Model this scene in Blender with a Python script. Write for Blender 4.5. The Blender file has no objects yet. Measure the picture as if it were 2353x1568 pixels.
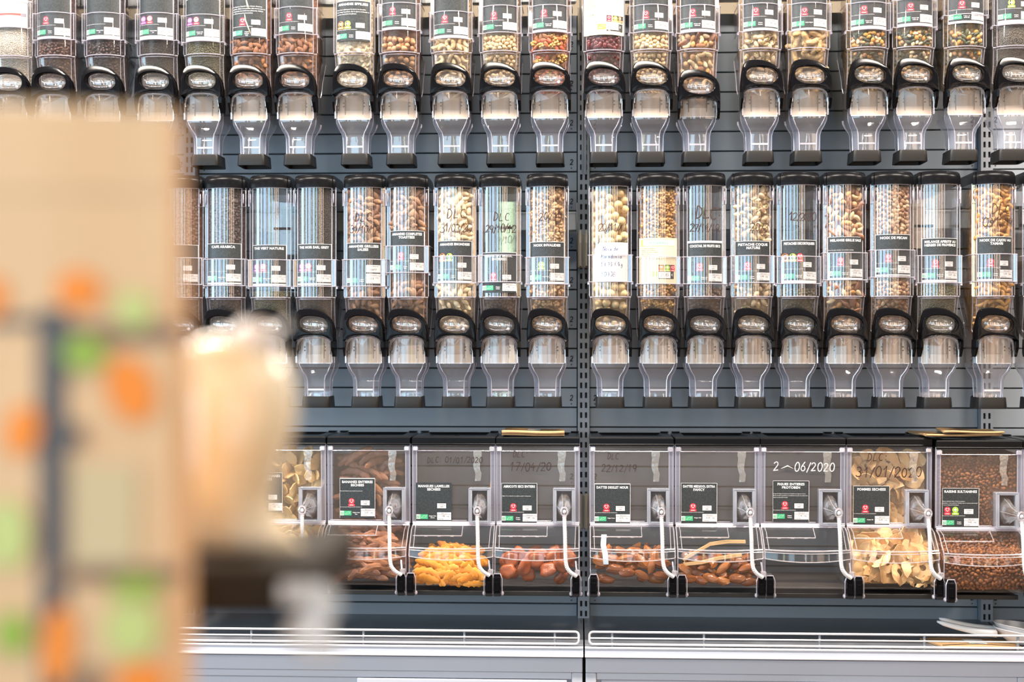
import bpy, math, random
from mathutils import Vector, Matrix, Euler
R = math.radians
rnd = random.Random(11)
SC = bpy.context.scene
COL = SC.collection

# ------------------------------------------------------------------ camera, light, exposure
CAM = Vector((0.0, -3.578, 1.40)); PSI = R(2.698); FPX = 50 / 36 * 2353
cd = bpy.data.cameras.new('camera'); cam = bpy.data.objects.new('camera', cd); COL.objects.link(cam)
cam.location = CAM; cam.rotation_euler = (R(90), 0, PSI)
cd.lens = 50; cd.sensor_width = 36; cd.shift_y = 24 / 2353; cd.clip_start = 0.05
cd.dof.use_dof = True; cd.dof.focus_distance = 3.24; cd.dof.aperture_fstop = 2.6
SC.camera = cam
SC.view_settings.view_transform = 'Standard'; SC.view_settings.look = 'None'
SC.view_settings.exposure = 0.42; SC.view_settings.gamma = 1.0; SC.view_settings.use_curve_mapping = False
SC.cycles.max_bounces = 8; SC.cycles.diffuse_bounces = 3; SC.cycles.glossy_bounces = 3
SC.cycles.transmission_bounces = 4; SC.cycles.transparent_max_bounces = 40
SC.cycles.caustics_reflective = False; SC.cycles.caustics_refractive = False
SC.cycles.sample_clamp_indirect = 4.0

w = bpy.data.worlds.new('daylight'); SC.world = w; w.use_nodes = True
w.node_tree.nodes['Background'].inputs[0].default_value = (0.72, 0.85, 1.0, 1)
w.node_tree.nodes['Background'].inputs[1].default_value = 1.2

def area(name, loc, rot, sx, sy, L, col):
    d = bpy.data.lights.new(name, 'AREA'); d.shape = 'RECTANGLE'; d.size = sx; d.size_y = sy
    d.energy = L * math.pi * sx * sy; d.color = col
    o = bpy.data.objects.new(name, d); COL.objects.link(o); o.location = loc; o.rotation_euler = rot
    return o
# daylight in the shop-front windows behind the camera and in the side wall, with added warm strips standing in for lamps; (from, to, radiance, colour)
WY = -6.2; WX = -5.5
WIN = [(-5.3, -3.1, 4.4, (.48, .75, 1)), (-2.62, -2.5, 13, (.94, .97, 1)), (-2.1, -.95, 4.6, (.46, .78, .98)), (-.52, -.43, 9, (.72, .98, .58)), (-.12, .33, 5, (.52, .79, 1)),
       (1.15, 1.23, 13, (1, .97, .93)), (1.6, 1.75, 5, (1, .72, .48)), (2.1, 2.7, 3.4, (1, .58, .24)), (3.1, 3.2, 12, (1, .90, .78)), (3.9, 4.6, 2.8, (1, .70, .45))]
WINL = [(-5.5, -4.0, 5, (.50, .78, 1)), (-3.6, -3.48, 12, (.92, .96, 1)), (-2.9, -1.2, 7, (.54, .80, 1))]
WZ0, WZ1 = 0.75, 2.9
KW = 0.82
for x0, x1, L, c in WIN:
    area('window_light', ((x0 + x1) / 2, WY + .02, (WZ0 + WZ1) / 2), (R(90), 0, 0), x1 - x0, WZ1 - WZ0, L * KW, c)
for y0, y1, L, c in WINL:
    area('window_light', (WX + .02, (y0 + y1) / 2, (WZ0 + WZ1) / 2), (R(90), 0, R(-90)), y1 - y0, WZ1 - WZ0, L * KW, c)
# ceiling lamps over the aisle
for lx in (-2.6, -1.3, 0, 1.3, 2.6):
    area('ceiling_light', (lx, -1.2, 3.36), (0, 0, 0), .75, .22, 125, (1, .90, .79))
for lx in (-3, -1, 1, 3):  # unseen warm lamps, added to brighten the front wall and the kraft bag
    area('ceiling_light', (lx, -4.3, 3.36), (0, 0, 0), .75, .22, 25, (1, .88, .74))

# ------------------------------------------------------------------ helpers
def W(px, py, Y):
    """world point on the plane y = Y that the photograph shows at pixel (px, py)"""
    dx, dz = (px - 1176.5) / FPX, (808 - py) / FPX
    ray = Vector((-math.sin(PSI) + dx * math.cos(PSI), math.cos(PSI) + dx * math.sin(PSI), dz))
    return CAM + ray * ((Y - CAM.y) / ray.y)

class MB:
    """collects faces and links them as one mesh object"""
    def __init__(s): s.v = []; s.f = []; s.m = []; s.sm = []
    def face(s, idx, m=0, sm=False): s.f.append(tuple(idx)); s.m.append(m); s.sm.append(sm)
    def add(s, vs, fs, m=0, sm=False, f=None):
        b = len(s.v); s.v.extend([f(*p) if f else tuple(p) for p in vs])
        for q in fs: s.face([b + i for i in q], m, sm)
    def box(s, a, b, m=0):
        x0, y0, z0 = a; x1, y1, z1 = b
        s.add([(x0,y0,z0),(x1,y0,z0),(x1,y1,z0),(x0,y1,z0),(x0,y0,z1),(x1,y0,z1),(x1,y1,z1),(x0,y1,z1)],
              [(0,3,2,1),(4,5,6,7),(0,1,5,4),(1,2,6,5),(2,3,7,6),(3,0,4,7)], m)
    def cbox(s, a, b, c, m=0, sm=False):
        """box with all edges chamfered by c"""
        (x0,y0,z0),(x1,y1,z1) = a, b
        secs = []
        for z, k in ((z0, c), (z0 + c, 0), (z1 - c, 0), (z1, c)):
            X0, X1, Y0, Y1 = x0 + k, x1 - k, y0 + k, y1 - k; e = c * .9 if k == 0 else c * .6
            secs.append([(X0+e,Y0,z),(X1-e,Y0,z),(X1,Y0+e,z),(X1,Y1-e,z),(X1-e,Y1,z),(X0+e,Y1,z),(X0,Y1-e,z),(X0,Y0+e,z)])
        s.loft(secs, m=m, caps=True, sm=sm)
    def loft(s, secs, m=0, caps=False, sm=True, closed=True):
        n = len(secs[0]); b = len(s.v)
        for q in secs: s.v.extend([tuple(p) for p in q])
        for i in range(len(secs) - 1):
            for j in range(n if closed else n - 1):
                k = (j + 1) % n
                s.face((b+i*n+j, b+i*n+k, b+(i+1)*n+k, b+(i+1)*n+j), m, sm)
        if caps:
            s.face([b + j for j in reversed(range(n))], m, False)
            s.face([b + (len(secs)-1)*n + j for j in range(n)], m, False)
    def tube(s, path, r, n=6, m=0, sm=True, caps=True, closed=False):
        path = [Vector(p) for p in path]; secs = []; N = len(path); prev = None
        for i, p in enumerate(path):
            a = path[(i-1) % N] if closed or i > 0 else p; c = path[(i+1) % N] if closed or i < N-1 else p
            t = (c - a)
            if t.length < 1e-9: t = Vector((0,0,1))
            t.normalize()
            if prev is None:
                u = t.cross(Vector((0,0,1)) if abs(t.z) < .9 else Vector((1,0,0)))
            else:
                u = prev - t * prev.dot(t)
            u.normalize(); prev = u; v = t.cross(u); rr = r[i] if isinstance(r, (list, tuple)) else r
            secs.append([p + (u*math.cos(2*math.pi*k/n) + v*math.sin(2*math.pi*k/n)) * rr for k in range(n)])
        if closed: secs.append(secs[0])
        s.loft(secs, m, caps and not closed, sm)
    def ell(s, c, r, m=0, nu=10, nv=6, M=None, fn=None, sm=True):
        vs = []
        for i in range(nv + 1):
            th = math.pi * i / nv
            for j in range(nu):
                ph = 2 * math.pi * j / nu
                p = Vector((math.sin(th)*math.cos(ph), math.sin(th)*math.sin(ph), math.cos(th)))
                if fn: p = fn(p)
                p = Vector((p.x*r[0], p.y*r[1], p.z*r[2]))
                if M: p = M @ p
                vs.append(p + Vector(c))
        fs = [(i*nu+j, (i+1)*nu+j, (i+1)*nu+(j+1) % nu, i*nu+(j+1) % nu) for i in range(nv) for j in range(nu)]
        s.add(vs, fs, m, sm)
    def rect(s, u0, v0, u1, v1, mp, m=0, lay=0, step=.006):
        n = max(1, int(math.ceil((u1 - u0) / step)))
        vs = []; fs = []
        for i in range(n + 1):
            u = u0 + (u1 - u0) * i / n; vs += [mp(u, v0, lay), mp(u, v1, lay)]
        for i in range(n): fs.append((2*i, 2*i+2, 2*i+3, 2*i+1))
        s.add(vs, fs, m)
    def poly(s, pts, mp, m=0, lay=0):
        s.add([mp(u, v, lay) for u, v in pts], [tuple(range(len(pts)))], m)
    def disc(s, u, v, r, mp, m=0, lay=0, n=18, ry=None, rot=0):
        ry = r if ry is None else ry; c, q = math.cos(rot), math.sin(rot)
        pts = []
        for k in range(n):
            a = 2*math.pi*k/n; x, y = r*math.cos(a), ry*math.sin(a); pts.append((u + x*c - y*q, v + x*q + y*c))
        s.poly(pts, mp, m, lay)
    def mesh(s, name, mats, sharp=None):
        me = bpy.data.meshes.new(name); me.from_pydata(s.v, [], s.f)
        for q in (mats if isinstance(mats, (list, tuple)) else [mats]): me.materials.append(q)
        me.polygons.foreach_set('material_index', s.m); me.polygons.foreach_set('use_smooth', s.sm)
        if sharp and any(s.sm): me.set_sharp_from_angle(angle=R(sharp))
        me.update(); return me
    def build(s, name, mats, parent=None, sharp=None, loc=None):
        return inst(name, s.mesh(name, mats, sharp), parent, loc)

def inst(name, me, parent=None, loc=None, rot=None, scale=None):
    o = bpy.data.objects.new(name, me); COL.objects.link(o)
    if parent: o.parent = parent
    if loc is not None: o.location = loc
    if rot is not None: o.rotation_euler = rot
    if scale is not None: o.scale = scale if isinstance(scale, (tuple, list)) else (scale,)*3
    return o
def tag(o, label=None, cat=None, group=None, kind=None):
    if label: o['label'] = label
    if cat: o['category'] = cat
    if group: o['group'] = group
    if kind: o['kind'] = kind
    return o
def thing(name, label, cat, loc=(0,0,0), rz=0, group=None):
    o = bpy.data.objects.new(name, None); COL.objects.link(o); o.location = loc; o.rotation_euler = (0,0,rz); o.empty_display_size = .02
    return tag(o, label, cat, group)

# ------------------------------------------------------------------ materials
MATS = {}
def nt(name):
    m = bpy.data.materials.new(name); m.use_nodes = True; MATS[name] = m
    return m, m.node_tree.nodes, m.node_tree.links
def mat(name, col, rough=.5, metal=0, spec=.5, noise=0, nscale=30, bump=0, bscale=80, coat=0, var=0, trans=0, island=False, sss=0, col2=None):
    m, N, L = nt(name); b = N['Principled BSDF']
    b.inputs['Roughness'].default_value = rough; b.inputs['Metallic'].default_value = metal
    b.inputs['Specular IOR Level'].default_value = spec; b.inputs['Coat Weight'].default_value = coat
    c = tuple(col) + (1,); b.inputs['Base Color'].default_value = c
    tc = N.new('ShaderNodeTexCoord')
    src = None
    if col2 is not None or noise or var:
        c2 = tuple(col2) + (1,) if col2 is not None else tuple(max(0, x*(1-noise)) for x in col) + (1,)
        mx = N.new('ShaderNodeMix'); mx.data_type = 'RGBA'; mx.inputs[6].default_value = c; mx.inputs[7].default_value = c2
        nz = N.new('ShaderNodeTexNoise'); nz.inputs['Scale'].default_value = nscale; nz.inputs['Detail'].default_value = 4
        L.new(tc.outputs['Object'], nz.inputs['Vector'])
        if var:
            if island:
                g = N.new('ShaderNodeNewGeometry'); ro = g.outputs['Random Per Island']
            else:
                g = N.new('ShaderNodeObjectInfo'); ro = g.outputs['Random']
            a = N.new('ShaderNodeMath'); a.operation = 'MULTIPLY_ADD'; a.inputs[1].default_value = var
            b2 = N.new('ShaderNodeMath'); b2.operation = 'MULTIPLY_ADD'; b2.inputs[1].default_value = 1 - var * .6; b2.inputs[2].default_value = -.15 * (1 - var)
            L.new(nz.outputs['Fac'], b2.inputs[0]); L.new(ro, a.inputs[0]); L.new(b2.outputs[0], a.inputs[2])
            a.use_clamp = True; L.new(a.outputs[0], mx.inputs[0])
        else:
            r = N.new('ShaderNodeMapRange'); r.inputs[1].default_value = .35; r.inputs[2].default_value = .65
            L.new(nz.outputs['Fac'], r.inputs[0]); L.new(r.outputs[0], mx.inputs[0])
        L.new(mx.outputs[2], b.inputs['Base Color'])
    if bump:
        nz = N.new('ShaderNodeTexNoise'); nz.inputs['Scale'].default_value = bscale; nz.inputs['Detail'].default_value = 5
        L.new(tc.outputs['Object'], nz.inputs['Vector'])
        bp = N.new('ShaderNodeBump'); bp.inputs['Strength'].default_value = bump; bp.inputs['Distance'].default_value = .002
        L.new(nz.outputs['Fac'], bp.inputs['Height']); L.new(bp.outputs[0], b.inputs['Normal'])
    if trans: b.inputs['Transmission Weight'].default_value = trans
    if sss:
        b.inputs['Subsurface Weight'].default_value = sss; b.inputs['Subsurface Scale'].default_value = .004
    return m
def clear(name, base, edge, power, tint, haze, hcol, rough=.04, bump=0):
    """thin clear plastic sheet: see-through, with a Fresnel-like mirror reflection and a little milky haze"""
    m, N, L = nt(name); N.remove(N['Principled BSDF']); out = N['Material Output']
    lw = N.new('ShaderNodeLayerWeight'); lw.inputs['Blend'].default_value = .5
    pw = N.new('ShaderNodeMath'); pw.operation = 'POWER'; pw.inputs[1].default_value = power; L.new(lw.outputs['Facing'], pw.inputs[0])
    ma = N.new('ShaderNodeMath'); ma.operation = 'MULTIPLY_ADD'; ma.inputs[1].default_value = edge - base; ma.inputs[2].default_value = base; ma.use_clamp = True
    L.new(pw.outputs[0], ma.inputs[0])
    tr = N.new('ShaderNodeBsdfTransparent'); tr.inputs[0].default_value = tuple(tint) + (1,)
    gl = N.new('ShaderNodeBsdfGlossy'); gl.inputs['Roughness'].default_value = rough; gl.inputs['Color'].default_value = (1, 1, 1, 1)
    df = N.new('ShaderNodeBsdfDiffuse'); df.inputs[0].default_value = tuple(hcol) + (1,)
    m1 = N.new('ShaderNodeMixShader'); m1.inputs[0].default_value = haze; L.new(tr.outputs[0], m1.inputs[1]); L.new(df.outputs[0], m1.inputs[2])
    m2 = N.new('ShaderNodeMixShader'); L.new(ma.outputs[0], m2.inputs[0]); L.new(m1.outputs[0], m2.inputs[1]); L.new(gl.outputs[0], m2.inputs[2])
    L.new(m2.outputs[0], out.inputs['Surface'])
    if bump:
        nz = N.new('ShaderNodeTexNoise'); nz.inputs['Scale'].default_value = 40
        tc = N.new('ShaderNodeTexCoord'); L.new(tc.outputs['Object'], nz.inputs['Vector'])
        bp = N.new('ShaderNodeBump'); bp.inputs['Strength'].default_value = bump; bp.inputs['Distance'].default_value = .002
        L.new(nz.outputs['Fac'], bp.inputs['Height']); L.new(bp.outputs[0], gl.inputs['Normal'])
    return m

CLR = clear('clear_plastic', .12, .75, 3.2, (.975, .97, .98), .018, (.85, .82, .90), .03)
CLRF = clear('clear_plastic_flat', .065, .6, 3.2, (.97, .965, .97), .105, (.60, .50, .44), .10)  # brown haze colour stands in for warm room reflections on the panels
CLRT = clear('clear_plastic_trough', .035, .5, 3.4, (.98, .975, .98), .025, (.75, .66, .6), .06)
EDGE = clear('clear_plastic_edge', .14, .6, 2.0, (.93, .91, .96), .34, (.86, .82, .93), .08)
RIM = clear('clear_plastic_rim', .18, .7, 1.5, (.95, .93, .96), .26, (.93, .89, .94), .08)
SPOUT = clear('clear_plastic_spout', .07, .75, 2.6, (.95, .95, .97), .10, (.80, .81, .90), .05, .15)
LENS = clear('clear_plastic_lens', .09, .8, 1.8, (.96, .95, .95), .10, (1, .92, .86), .05, .25)
BLK = mat('black_plastic', (.004, .004, .005), .12, spec=.10)
BLKM = mat('black_plastic_matt', (.016, .014, .013), .40, spec=.45, bump=.08, bscale=300)
LIDM = mat('black_lid_plastic', (.005, .005, .006), .25, spec=.09)
CAP = mat('nozzle_rubber', (.011, .0095, .009), .42, spec=.35, bump=.1, bscale=250)
CREAM = mat('cream_plastic', (.80, .64, .52), .45, noise=.12, nscale=60)
GREY = mat('grey_enamel', (.33, .365, .41), .42, noise=.06, nscale=6, bump=.04, bscale=900)
GREYL = mat('light_grey_enamel', (.33, .35, .39), .4)
RAILM = mat('rail_enamel', (.55, .56, .57), .28)
SHELFM = mat('shelf_enamel', (.20, .21, .24), .28, noise=.18, nscale=9)
WHITEM = mat('white_enamel', (.66, .66, .70), .35)
CABM = mat('cabinet_enamel', (.53, .56, .64), .4, noise=.03, nscale=5)
DARK = mat('dark_gap', (.008, .008, .009), .8)
PAPER = mat('white_paper', (.70, .68, .68), .7)
SLATE = mat('slate_card', (.035, .040, .043), .42, noise=.45, nscale=260, bump=.05, bscale=500)
CARDC = mat('cream_card', (.66, .58, .40), .6, noise=.10, nscale=120)
INKW = mat('white_print', (.88, .87, .87), .6)
INKK = mat('black_print', (.03, .028, .03), .6)
INKB = mat('blue_ballpoint', (.05, .06, .22), .6)
MARK = mat('brown_marker', (.045, .022, .016), .5)
MARKW = mat('white_marker', (.88, .88, .90), .5)
RED = mat('red_print', (.72, .035, .06), .5); GREENP = mat('green_print', (.05, .42, .19), .5); LIME = mat('lime_print', (.36, .55, .07), .5)
ORANGEP = mat('orange_print', (.85, .22, .06), .5); PURPLE = mat('purple_print', (.45, .10, .42), .5); SKY = mat('blue_print', (.30, .55, .75), .5)
CORD = mat('white_cord', (.82, .79, .79), .4)
KRAFT = mat('kraft_paper', (.50, .30, .14), .75, noise=.12, nscale=140, bump=.1, bscale=60)
BEIGE = mat('beige_wall', (.22, .18, .13), .8, noise=.05, nscale=3)

# ------------------------------------------------------------------ the shop around the shelving
def struct(name, a, b, m):
    q = MB(); q.box(a, b); o = q.build(name, m); o['kind'] = 'structure'; return o
FLM = mat('floor_boards', (.20, .13, .085), .35, noise=.35, nscale=4)
CEILM = mat('ceiling_paint', (.42, .36, .30), .8, noise=.1, nscale=2)
WALLM = mat('shop_wall', (.24, .19, .15), .7, noise=.15, nscale=2)
struct('floor', (-5.6, WY - .3, -.1), (5.6, .2, 0), FLM)
struct('ceiling', (-5.6, WY - .3, 3.4), (5.6, .2, 3.5), CEILM)
struct('wall_back', (-5.6, .06, 0), (5.6, .16, 3.4), BEIGE)
struct('wall_right', (5.5, WY - .2, 0), (5.6, .06, 3.4), WALLM)
def pierced(name, lo, hi, spans, mk):
    q = MB(); q.box(*mk(lo, hi, 0, WZ0)); q.box(*mk(lo, hi, WZ1, 3.4)); e = lo
    for a, b, _, _ in spans: q.box(*mk(e, a, WZ0, WZ1)); e = b
    q.box(*mk(e, hi, WZ0, WZ1)); o = q.build(name, WALLM); o['kind'] = 'structure'
pierced('wall_front', -5.5, 5.5, WIN, lambda a, b, z0, z1: ((a, WY - .2, z0), (b, WY, z1)))
pierced('wall_left', WY, .06, WINL, lambda a, b, z0, z1: ((WX - .2, a, z0), (WX, b, z1)))
FRM = mat('window_frame', (.05, .045, .04), .5)
for i, (a, b) in enumerate([w_[:2] for w_ in WIN] + [w_[:2] for w_ in WINL]):
    q = MB(); t = .015; left = i >= len(WIN)
    def fb(u0, u1, z0, z1): q.box(*(((WX - .14, u0, z0), (WX - .06, u1, z1)) if left else ((u0, WY - .14, z0), (u1, WY - .06, z1))))
    fb(a, a + t, WZ0, WZ1); fb(b - t, b, WZ0, WZ1); fb(a + t, b - t, WZ0, WZ0 + t); fb(a + t, b - t, WZ1 - t, WZ1)
    o = q.build('window_%d' % (i + 1), FRM); o['kind'] = 'structure'

# ------------------------------------------------------------------ lettering
TX = {}
def text(s, bold=False):
    """flat glyph outlines of a string: (points, faces, width) with capital height 1"""
    k = (s, bold)
    if k not in TX:
        c = bpy.data.curves.new('t', 'FONT'); c.body = s; c.size = 1; c.resolution_u = 2; c.fill_mode = 'BOTH'
        if bold: c.offset = .028; c.space_character = 1.06
        o = bpy.data.objects.new('t', c); me = o.to_mesh()
        vs = [(v.co.x, v.co.y) for v in me.vertices]; fs = [tuple(p.vertices) for p in me.polygons]
        o.to_mesh_clear(); bpy.data.objects.remove(o); bpy.data.curves.remove(c)
        x0 = min((p[0] for p in vs), default=0); x1 = max((p[0] for p in vs), default=1)
        TX[k] = ([((x - x0) / .70, y / .70) for x, y in vs], fs, (x1 - x0) / .70)
    return TX[k]
def put(mb, s, u, v, h, mp, m=0, lay=1, align='c', width=None, bold=False, maxw=None):
    """write s with cap height h at baseline v"""
    vs, fs, wd = text(s, bold); sx = h
    if width: sx = width / wd
    elif maxw and wd * h > maxw: sx = maxw / wd
    off = {'c': -wd * sx / 2, 'l': 0, 'r': -wd * sx}[align]
    mb.add([mp(u + off + x * sx, v + y * h, lay) for x, y in vs], fs, m)
# handwriting: strokes on a 0.6 x 1 cell
def arc(cx, cy, rx, ry, a0, a1, n=9): return [(cx + rx*math.cos(R(a0+(a1-a0)*i/n)), cy + ry*math.sin(R(a0+(a1-a0)*i/n))) for i in range(n+1)]
HW = {
 '0': [arc(.3,.5,.26,.48,80,440,14)], '1': [[(.1,.68),(.34,1),(.32,0)]], '2': [arc(.28,.72,.24,.26,160,-30,8)+[(.06,.02),(.58,.05)]],
 '3': [arc(.26,.75,.24,.24,140,-80,8)+arc(.26,.26,.28,.26,80,-150,9)], '4': [[(.3,1),(.05,.4),(.56,.42)],[(.42,.7),(.38,-.05)]],
 '5': [[(.52,.98),(.14,.96),(.1,.58)]+arc(.25,.3,.28,.3,100,-140,9)], '6': [[(.45,1),(.16,.6)]+arc(.3,.27,.24,.27,150,-200,12)],
 '7': [[(.04,.95),(.54,.98),(.2,0)],[(.12,.5),(.48,.52)]], '8': [arc(.3,.75,.2,.24,-60,300,12)+arc(.3,.26,.26,.26,100,-260,12)],
 '9': [arc(.28,.7,.24,.28,20,370,12)+[(.5,.6),(.4,0)]], '/': [[(.05,-.05),(.42,1.05)]], ':': [[(.2,.66),(.2,.74)],[(.2,.18),(.2,.26)]],
 '.': [[(.1,0),(.14,.05)]], ',': [[(.14,.06),(.06,-.16)]], 'D': [[(.08,0),(.1,1)]+arc(.1,.5,.46,.5,90,-90,10)], 'L': [[(.12,1),(.08,.02),(.5,.06)]],
 'C': [arc(.36,.5,.3,.48,55,305,12)], 'N': [[(.05,0),(.08,1),(.48,.02),(.54,1)]], 'M': [[(.03,0),(.1,1),(.3,.3),(.52,1),(.58,0)]],
 'o': [arc(.26,.24,.2,.24,90,450,10)], 'i': [[(.2,.46),(.2,.04),(.3,.02)],[(.2,.66),(.21,.7)]], 'x': [[(.06,.46),(.44,0)],[(.44,.48),(.04,0)]],
 'd': [arc(.24,.24,.2,.24,60,400,10)+[(.46,1),(.46,.02)]], 'e': [[(.06,.24),(.42,.28)]+arc(.24,.25,.2,.24,10,310,9)],
 'a': [arc(.24,.24,.2,.24,60,400,10)+[(.46,.46),(.46,.02)]], 'c': [arc(.28,.24,.2,.24,50,310,8)], 'm': [[(.05,.46),(.05,0),(.06,.36),(.16,.46),(.24,.36),(.24,0),(.26,.36),(.38,.46),(.44,.36),(.45,0)]],
 'n': [[(.06,.46),(.06,0),(.08,.36),(.24,.46),(.38,.36),(.4,0)]], 'k': [[(.08,1),(.08,0)],[(.4,.5),(.1,.22),(.42,0)]], 'g': [arc(.24,.24,.2,.24,60,400,10)+[(.46,.46),(.44,-.3)]+arc(.26,-.3,.18,.16,0,-150,6)],
 '\u20ac': [arc(.34,.5,.26,.46,60,300,10),[(.0,.58),(.4,.6)],[(.0,.42),(.38,.44)]], ' ': [],
}
def hand(mb, s, u, v, h, mp, m=0, lay=1, wd=.09, jit=.03, sp=.70, seed=3, maxw=None):
    g = random.Random(seed); x = u
    if maxw: sp = min(sp, maxw / h / sum(.7 if c in ' :./,' else 1 for c in s))
    for ch in s:
        dy = g.uniform(-.06, .06) * h; sc = h * g.uniform(.92, 1.08)
        for st in HW[ch]:
            pts = [(x + (p[0] + .12 * p[1] + g.uniform(-jit, jit) * .5) * sc * .92, v + dy + (p[1] + g.uniform(-jit, jit) * .5) * sc) for p in st]
            for i in range(len(pts) - 1):
                (ax, ay), (bx, by) = pts[i], pts[i+1]; dx, dy2 = bx - ax, by - ay; l = math.hypot(dx, dy2) or 1e-6
                nx, ny = -dy2 / l * wd * h / 2, dx / l * wd * h / 2; ex, ey = dx / l * wd * h * .3, dy2 / l * wd * h * .3
                mb.add([mp(ax+nx-ex, ay+ny-ey, lay), mp(ax-nx-ex, ay-ny-ey, lay), mp(bx-nx+ex, by-ny+ey, lay), mp(bx+nx+ex, by+ny+ey, lay)], [(0,1,2,3)], m)
        x += (sp if ch not in ' :./,' else sp * .7) * h
HEART = [(0, -.9), (.45, -.45), (.85, .05), (.95, .45), (.75, .8), (.4, .85), (.1, .6), (0, .4), (-.1, .6), (-.4, .85), (-.75, .8), (-.95, .45), (-.85, .05), (-.45, -.45)]
def badge(parent, kind, u, v, mp, s=1.0, lay=2):
    """round seal over a ribbon: white heart on red, plus on green, and so on"""
    c = {'heart': RED, 'plus': LIME, 'hat': ORANGEP, 'mind': PURPLE, 'bowl': RED}[kind]
    b = MB(); mats = [c, INKW, INKK, SKY]
    b.rect(u - .0086*s, v - .0125*s, u + .0086*s, v + .0085*s, mp, 2, lay)
    b.disc(u, v, .0075*s, mp, 0, lay + 1)
    b.rect(u - .0082*s, v - .0122*s, u + .0082*s, v - .0068*s, mp, 0, lay + 2)
    b.rect(u - .0048*s, v - .0102*s, u + .0048*s, v - .0088*s, mp, 1, lay + 3)
    L = lay + 2
    if kind == 'heart':
        b.poly([(u + x*.0050*s, v + y*.0050*s) for x, y in HEART], mp, 1, L + 1); b.poly([(u + x*.0036*s, v + y*.0036*s + .0002*s) for x, y in HEART], mp, 0, L + 2)
    elif kind == 'plus':
        b.rect(u - .0042*s, v - .0010*s, u + .0042*s, v + .0010*s, mp, 1, L + 1); b.rect(u - .0010*s, v - .0042*s, u + .0010*s, v + .0042*s, mp, 1, L + 1)
    elif kind == 'hat':
        b.poly([(u + x*.0042*s, v + y*.0042*s) for x, y in ((-.5,-.8),(.5,-.8),(.5,0),(.95,.3),(.7,.8),(.25,.75),(0,1),(-.25,.75),(-.7,.8),(-.95,.3),(-.5,0))], mp, 1, L + 1)
        b.rect(u - .0013*s, v - .0028*s, u + .0013*s, v + .0012*s, mp, 0, L + 2)
    elif kind == 'mind':
        b.disc(u, v, .0050*s, mp, 1, L + 1); b.disc(u, v, .0040*s, mp, 0, L + 2)
        b.rect(u - .0022*s, v - .0022*s, u - .0006*s, v + .0022*s, mp, 1, L + 3); b.rect(u + .0006*s, v - .0022*s, u + .0022*s, v + .0022*s, mp, 1, L + 3)
    else:
        b.disc(u, v, .0060*s, mp, 1, L + 1); b.poly([(u + .0056*s*math.cos(R(a)), v + .0056*s*math.sin(R(a))) for a in range(180, 361, 20)], mp, 3, L + 2)
        b.rect(u - .0030*s, v + .0016*s, u - .0006*s, v + .0038*s, mp, 0, L + 2); b.rect(u + .0006*s, v + .0016*s, u + .0030*s, v + .0038*s, mp, 0, L + 2)
    return b.build({'heart': 'heart_seal', 'plus': 'plus_seal', 'hat': 'chef_hat_seal', 'mind': 'purple_seal', 'bowl': 'bowl_seal'}[kind], mats, parent)
def organic(parent, u0, v0, u1, v1, mp, lay=2, ab=True, green=None):
    b = MB(); um = u0 + (u1 - u0) * (.34 if ab else 0)
    b.rect(um, v0, u1, v1, mp, 0, lay)
    h = v1 - v0
    if ab:
        b.rect(u0, v0, um, v1, mp, 1, lay)
        b.disc((u0+um)/2 - h*.12, v0 + h*.36, h*.22, mp, 0, lay + 1); b.disc((u0+um)/2 - h*.12, v0 + h*.36, h*.10, mp, 1, lay + 2)
        b.rect(um - h*.26, v0 + h*.15, um - h*.14, v0 + h*.85, mp, 0, lay + 1); b.rect((u0+um)/2 - h*.38, v0 + h*.62, (u0+um)/2 + h*.1, v0 + h*.72, mp, 0, lay + 1)
    # a leaf drawn as a ring of small strokes
    cx, cy = (um + u1) / 2, (v0 + v1) / 2
    pts = [(-.85,-.55),(-.5,-.05),(-.25,.35),(.2,.55),(.8,.75),(.75,.2),(.45,-.3),(0,-.5),(-.45,-.5)]
    ww = (u1 - um) * .40; hh = h * .42
    for i, (x, y) in enumerate(pts):
        x2, y2 = pts[(i+1) % len(pts)]; mx, my = (x*.62 + x2*.38), (y*.62 + y2*.38)
        ax, ay, bx, by = cx + x*ww, cy + y*hh, cx + mx*ww, cy + my*hh
        l = math.hypot(bx-ax, by-ay) or 1; nx, ny = -(by-ay)/l*h*.045, (bx-ax)/l*h*.045
        b.add([mp(ax+nx,ay+ny,lay+1), mp(ax-nx,ay-ny,lay+1), mp(bx-nx,by-ny,lay+1), mp(bx+nx,by+ny,lay+1)], [(0,1,2,3)], 2)
    return b.build('organic_mark', [green or GREENP, PAPER, INKW], parent)

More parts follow.
